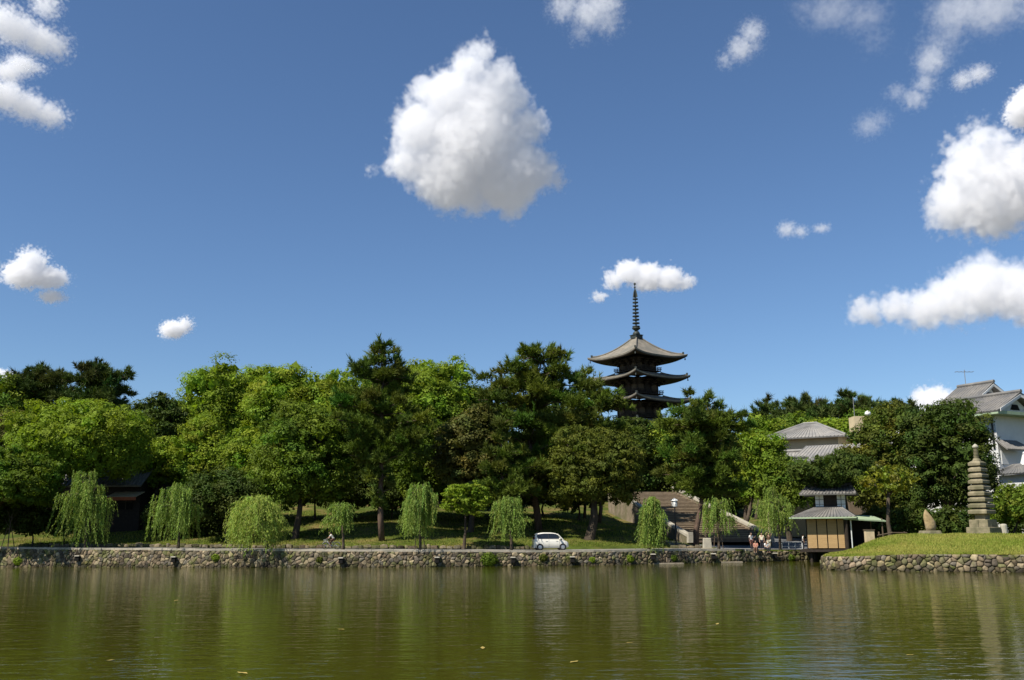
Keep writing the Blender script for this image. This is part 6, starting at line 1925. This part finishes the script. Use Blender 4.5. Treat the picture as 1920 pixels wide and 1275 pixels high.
def person(loc, rz, label, pose, top='cloth_white', bottom='cloth_dark', hair_long=False, long_trousers=True, scale=1.0):
    """pose: dict of joints in the person's own frame: x right, -y forward, z up."""
    root = empty('person', loc, rz)
    root.scale = (scale,) * 3
    tag(root, label, 'person')
    J = pose
    jt = {'pelvis': (*J['pelvis'], (.13, .105)), 'waist': (*J['waist'], (.115, .09)), 'chest': (*J['chest'], (.145, .105)), 'neck': (*J['neck'], .05), 'skull': (*J['head'], (.105, .118)),
          'crown': (*(Vector(J['head']) + Vector((0, .01, .10))), (.085, .095))}
    bones = [('pelvis', 'waist'), ('waist', 'chest'), ('chest', 'neck'), ('neck', 'skull'), ('skull', 'crown')]
    for s_ in 'LR':
        jt.update({'sh' + s_: (*J['sh' + s_], .055), 'el' + s_: (*J['el' + s_], .038), 'wr' + s_: (*J['wr' + s_], .027), 'ha' + s_: (*J['ha' + s_], (.036, .016)),
                   'hip' + s_: (*J['hip' + s_], .085), 'kn' + s_: (*J['kn' + s_], .055), 'an' + s_: (*J['an' + s_], .037), 'to' + s_: (*J['to' + s_], .035)})
        bones += [('chest', 'sh' + s_), ('sh' + s_, 'el' + s_), ('el' + s_, 'wr' + s_), ('wr' + s_, 'ha' + s_), ('pelvis', 'hip' + s_), ('hip' + s_, 'kn' + s_), ('kn' + s_, 'an' + s_), ('an' + s_, 'to' + s_)]
        h = Vector(J['ha' + s_]); d = (h - Vector(J['wr' + s_])).normalized()
        side = d.cross(Vector((0, -1, .3))).normalized()
        for k, (o_, l_) in enumerate(((-.03, .06), (-.012, .085), (.008, .09), (.026, .08))):
            jt[f'f{k}{s_}'] = (*(h + side * o_ + d * .03), .010); jt[f'g{k}{s_}'] = (*(h + side * o_ * 1.2 + d * (.03 + l_) + Vector((0, -.01, -.012))), .008)
            bones += [('ha' + s_, f'f{k}{s_}'), (f'f{k}{s_}', f'g{k}{s_}')]
        jt['th' + s_] = (*(Vector(J['wr' + s_]).lerp(h, .4) - side * .055 + d * .02), .010)
        bones.append(('wr' + s_, 'th' + s_))
    hd = Vector(J['head'])
    fw = Vector(J.get('look', (0, -1, 0))).normalized()
    jt['nose'] = (*(hd + fw * .105 + Vector((0, 0, -.005))), .014); bones.append(('skull', 'nose'))
    skin_mesh('body', jt, bones, 'skin', root, 1)
    def grow(keys, f, add=0.0):
        out = {}
        for k in keys:
            r = jt[k][3]
            out[k] = (*jt[k][:3], tuple(a * f + add for a in r) if isinstance(r, tuple) else r * f + add)
        return out
    t = grow(['waist', 'pelvis', 'chest', 'shL', 'shR'], 1.25, .012)
    for s_ in 'LR':
        e = Vector(J['sh' + s_]).lerp(Vector(J['el' + s_]), .8)
        t['sl' + s_] = (*e, .058)
    skin_mesh('shirt', t, [('waist', 'pelvis'), ('waist', 'chest'), ('chest', 'shL'), ('chest', 'shR'), ('shL', 'slL'), ('shR', 'slR')], top, root, 1)
    q = grow(['pelvis', 'hipL', 'hipR'], 1.2, .008)
    bn = [('pelvis', 'hipL'), ('pelvis', 'hipR')]
    for s_ in 'LR':
        q['kn' + s_] = (*J['kn' + s_], .085); bn.append(('hip' + s_, 'kn' + s_))
        if long_trousers:
            q['an' + s_] = (*(Vector(J['kn' + s_]).lerp(Vector(J['an' + s_]), 0.95)), .068); bn.append(('kn' + s_, 'an' + s_))
    skin_mesh('trousers', q, bn, bottom, root, 1)
    for s_ in 'LR':
        a, tt = Vector(J['an' + s_]), Vector(J['to' + s_])
        skin_mesh('shoe', {'a': (*(a - Vector((0, 0, .03))), .05), 'b': (*tt, (.046, .04))}, [('a', 'b')], 'cloth_dark', root, 1)
    hr_ = {'c': (*(hd + Vector((0, 0, .085)) - fw * .025), (.128, .132)), 'b': (*(hd - fw * .06 + Vector((0, 0, .02))), (.125, .115)), 'n': (*(hd - fw * .06 - Vector((0, 0, .07))), .095)}
    hb = [('c', 'b'), ('b', 'n')]
    if hair_long:
        hr_['l'] = (*(hd - fw * .08 - Vector((0, 0, .24))), .085); hb.append(('n', 'l'))
    skin_mesh('hair', hr_, hb, 'hair', root, 1)
    for s_ in (-1, 1):
        sd = fw.cross(Vector((0, 0, 1))) * s_
        MB().box(hd + fw * .094 + sd * .034 + Vector((0, 0, .015)), (.022, .022, .012)).build('eye', 'hair', root)
    MB().box(hd + fw * .097 - Vector((0, 0, .05)), (.05, .03, .012)).build('mouth', 'cloth_pink', root)
    return root

def stand(**k):
    p = dict(pelvis=(0, 0, .93), waist=(0, .0, 1.07), chest=(0, .0, 1.27), neck=(0, .0, 1.44), head=(0, -.02, 1.55),
             shL=(.17, 0, 1.36), elL=(.24, .02, 1.10), wrL=(.23, -.08, .88), haL=(.22, -.10, .81), shR=(-.17, 0, 1.36), elR=(-.24, .02, 1.10), wrR=(-.23, -.08, .88), haR=(-.22, -.10, .81),
             hipL=(.09, 0, .88), knL=(.10, -.02, .48), anL=(.10, .02, .08), toL=(.11, -.14, .04), hipR=(-.09, 0, .88), knR=(-.10, -.02, .48), anR=(-.10, .02, .08), toR=(-.11, -.14, .04))
    p.update(k)
    return p
def sit(h=.0, **k):
    """Sitting on an edge at height 0, lower legs hanging or resting."""
    p = dict(pelvis=(0, .05, .10), waist=(0, .06, .25), chest=(0, .02, .46), neck=(0, -.02, .63), head=(0, -.05, .74),
             shL=(.17, 0, .55), elL=(.23, -.08, .32), wrL=(.14, -.28, .22), haL=(.11, -.34, .21), shR=(-.17, 0, .55), elR=(-.23, -.08, .32), wrR=(-.14, -.28, .22), haR=(-.11, -.34, .21),
             hipL=(.09, 0, .09), knL=(.11, -.42, .12), anL=(.10, -.46, -.28), toL=(.11, -.60, -.33), hipR=(-.09, 0, .09), knR=(-.11, -.42, .12), anR=(-.10, -.44, -.28), toR=(-.11, -.58, -.33))
    p.update(k)
    return p
def on_road(px, off):
    x = at_y(px, 1025, 100).x
    for _ in range(4): x = at_y(px, 1025, float(shore_y(x)) + off).x
    y = float(shore_y(x)) + off
    return Vector((x, y, gz(x, y) + .03))
person(on_road(1409, .9), R(30), 'standing person in white shirt and pink shorts with dark hair, first of the group', stand(elL=(.30, -.02, 1.14), wrL=(.36, -.16, 1.20), haL=(.38, -.2, 1.26)), 'cloth_white', 'cloth_pink', True, False)
person(on_road(1429, 1.0), R(-15), 'standing person in cream top and dark trousers in the middle of the group', stand(), 'cloth_cream', 'cloth_dark', False)
person(on_road(1442, 1.3), R(10), 'standing person in brown top with both hands raised to the head', stand(elL=(.34, -.05, 1.52), wrL=(.22, -.08, 1.72), haL=(.15, -.07, 1.74), elR=(-.34, -.05, 1.52), wrR=(-.22, -.08, 1.72), haR=(-.15, -.07, 1.74)), 'cloth_brown', 'cloth_cream', True)
w_ = on_road(1437, -.02); w_.z = shore_z(w_.x) + .06
person(w_, R(12), 'person in white shirt and dark trousers sitting on the wall edge', sit(), 'cloth_white', 'cloth_dark', True)
w2 = on_road(1417, -.02); w2.z = shore_z(w2.x) + .06
person(w2, R(-20), 'person in pink top sitting on the wall edge below the standing group', sit(), 'cloth_pink', 'cloth_brown', True)
person(ground_at(1505, 102.5), R(75), 'person in white shirt and dark trousers standing beside the reed blinds', stand(elL=(.20, -.16, 1.12), wrL=(.12, -.34, 1.16), haL=(.09, -.41, 1.18)), 'cloth_white', 'cloth_dark')

# ------------------------------------------------------------------ bicycle and rider
def bicycle(loc, rz, label):
    """Nose towards -x in its own frame."""
    root = empty('bicycle', loc, rz)
    tag(root, label, 'bicycle')
    for nm, x in (('front', -.54), ('rear', .54)):
        ty = MB()
        pts = [(x + .32 * math.cos(a), 0, .34 + .32 * math.sin(a)) for a in np.linspace(0, 6.2832, 25)]
        ty.tube(pts, .022, 6, cap=False)
        wh = ty.build('wheel', 'tyre', root)
        sp_ = MB()
        for k in range(10):
            a = k * .6283
            sp_.tube([(x, 0, .34), (x + .31 * math.cos(a), 0, .34 + .31 * math.sin(a))], .005, 3, cap=False)
        sp_.tube([(x, -.05, .34), (x, .05, .34)], .025, 6)
        sp_.build('spokes', 'bike', wh)
        MB().tube([(x + .36 * math.cos(a), 0, .34 + .36 * math.sin(a)) for a in np.linspace(.4, 2.6, 10)], .022, 5).build('mudguard', 'bike', root)
    fr = MB()
    fr.tube([(-.38, 0, .88), (-.34, 0, .70), (.05, 0, .32)], .022, 6).tube([(.05, 0, .32), (.20, 0, .86)], .02, 6).tube([(-.36, 0, .76), (.15, 0, .62)], .016, 6)
    fr.tube([(.05, 0, .32), (.54, .05, .34)], .013, 5).tube([(.05, 0, .32), (.54, -.05, .34)], .013, 5).tube([(.18, 0, .74), (.54, 0, .34)], .012, 5).tube([(-.36, 0, .78), (-.46, .05, .5), (-.54, .05, .34)], .014, 5)
    fr.build('frame', 'bike', root)
    MB().tube([(-.38, 0, .86), (-.40, 0, 1.02), (-.40, .12, 1.05), (-.28, .26, 1.03), (-.18, .28, 1.02)], .013, 5).tube([(-.40, 0, 1.02), (-.40, -.12, 1.05), (-.28, -.26, 1.03), (-.18, -.28, 1.02)], .013, 5).build('handlebar', 'bike', root)
    MB().box((.22, 0, .92), (.27, .17, .06), taper=.8).build('saddle', 'cloth_dark', root, bevel=.02)
    MB().lathe([(.09, -.01), (.09, .01)], (0, 0, 0), 12).build('chainring', 'iron', root).matrix_local = Matrix.Translation((.05, .05, .32)) @ Matrix.Rotation(math.pi / 2, 4, 'X')
    bk = MB()
    for z in (.72, .82, .94):
        bk.tube([(-.72, -.16, z), (-.45, -.16, z), (-.45, .16, z), (-.72, .16, z), (-.72, -.16, z)], .009, 4)
    for x, yy in ((-.72, -.16), (-.58, -.16), (-.45, -.16), (-.45, .16), (-.58, .16), (-.72, .16)):
        bk.tube([(x, yy, .70), (x, yy, .95)], .008, 4)
    bk.box((-.585, 0, .70), (.27, .32, .012))
    bk.build('basket', 'bike', root)
    return root
bp = on_road(621, 1.5)
bicycle(bp, R(0), 'silver bicycle with front basket ridden along the pond road')
person(bp, R(-90), 'cyclist in white shirt leaning forward on the bicycle',
       dict(pelvis=(0, .20, 1.00), waist=(0, .16, 1.13), chest=(0, .00, 1.30), neck=(0, -.10, 1.44), head=(0, -.17, 1.54),
            shL=(.17, -.02, 1.36), elL=(.24, -.18, 1.18), wrL=(.26, -.27, 1.06), haL=(.27, -.31, 1.05), shR=(-.17, -.02, 1.36), elR=(-.24, -.18, 1.18), wrR=(-.26, -.27, 1.06), haR=(-.27, -.31, 1.05),
            hipL=(.09, .18, .95), knL=(.11, -.22, .82), anL=(.11, -.06, .48), toL=(.11, -.20, .44), hipR=(-.09, .18, .95), knR=(-.11, -.12, .60), anR=(-.11, .06, .24), toR=(-.11, -.08, .18)), 'cloth_white', 'cloth_brown')
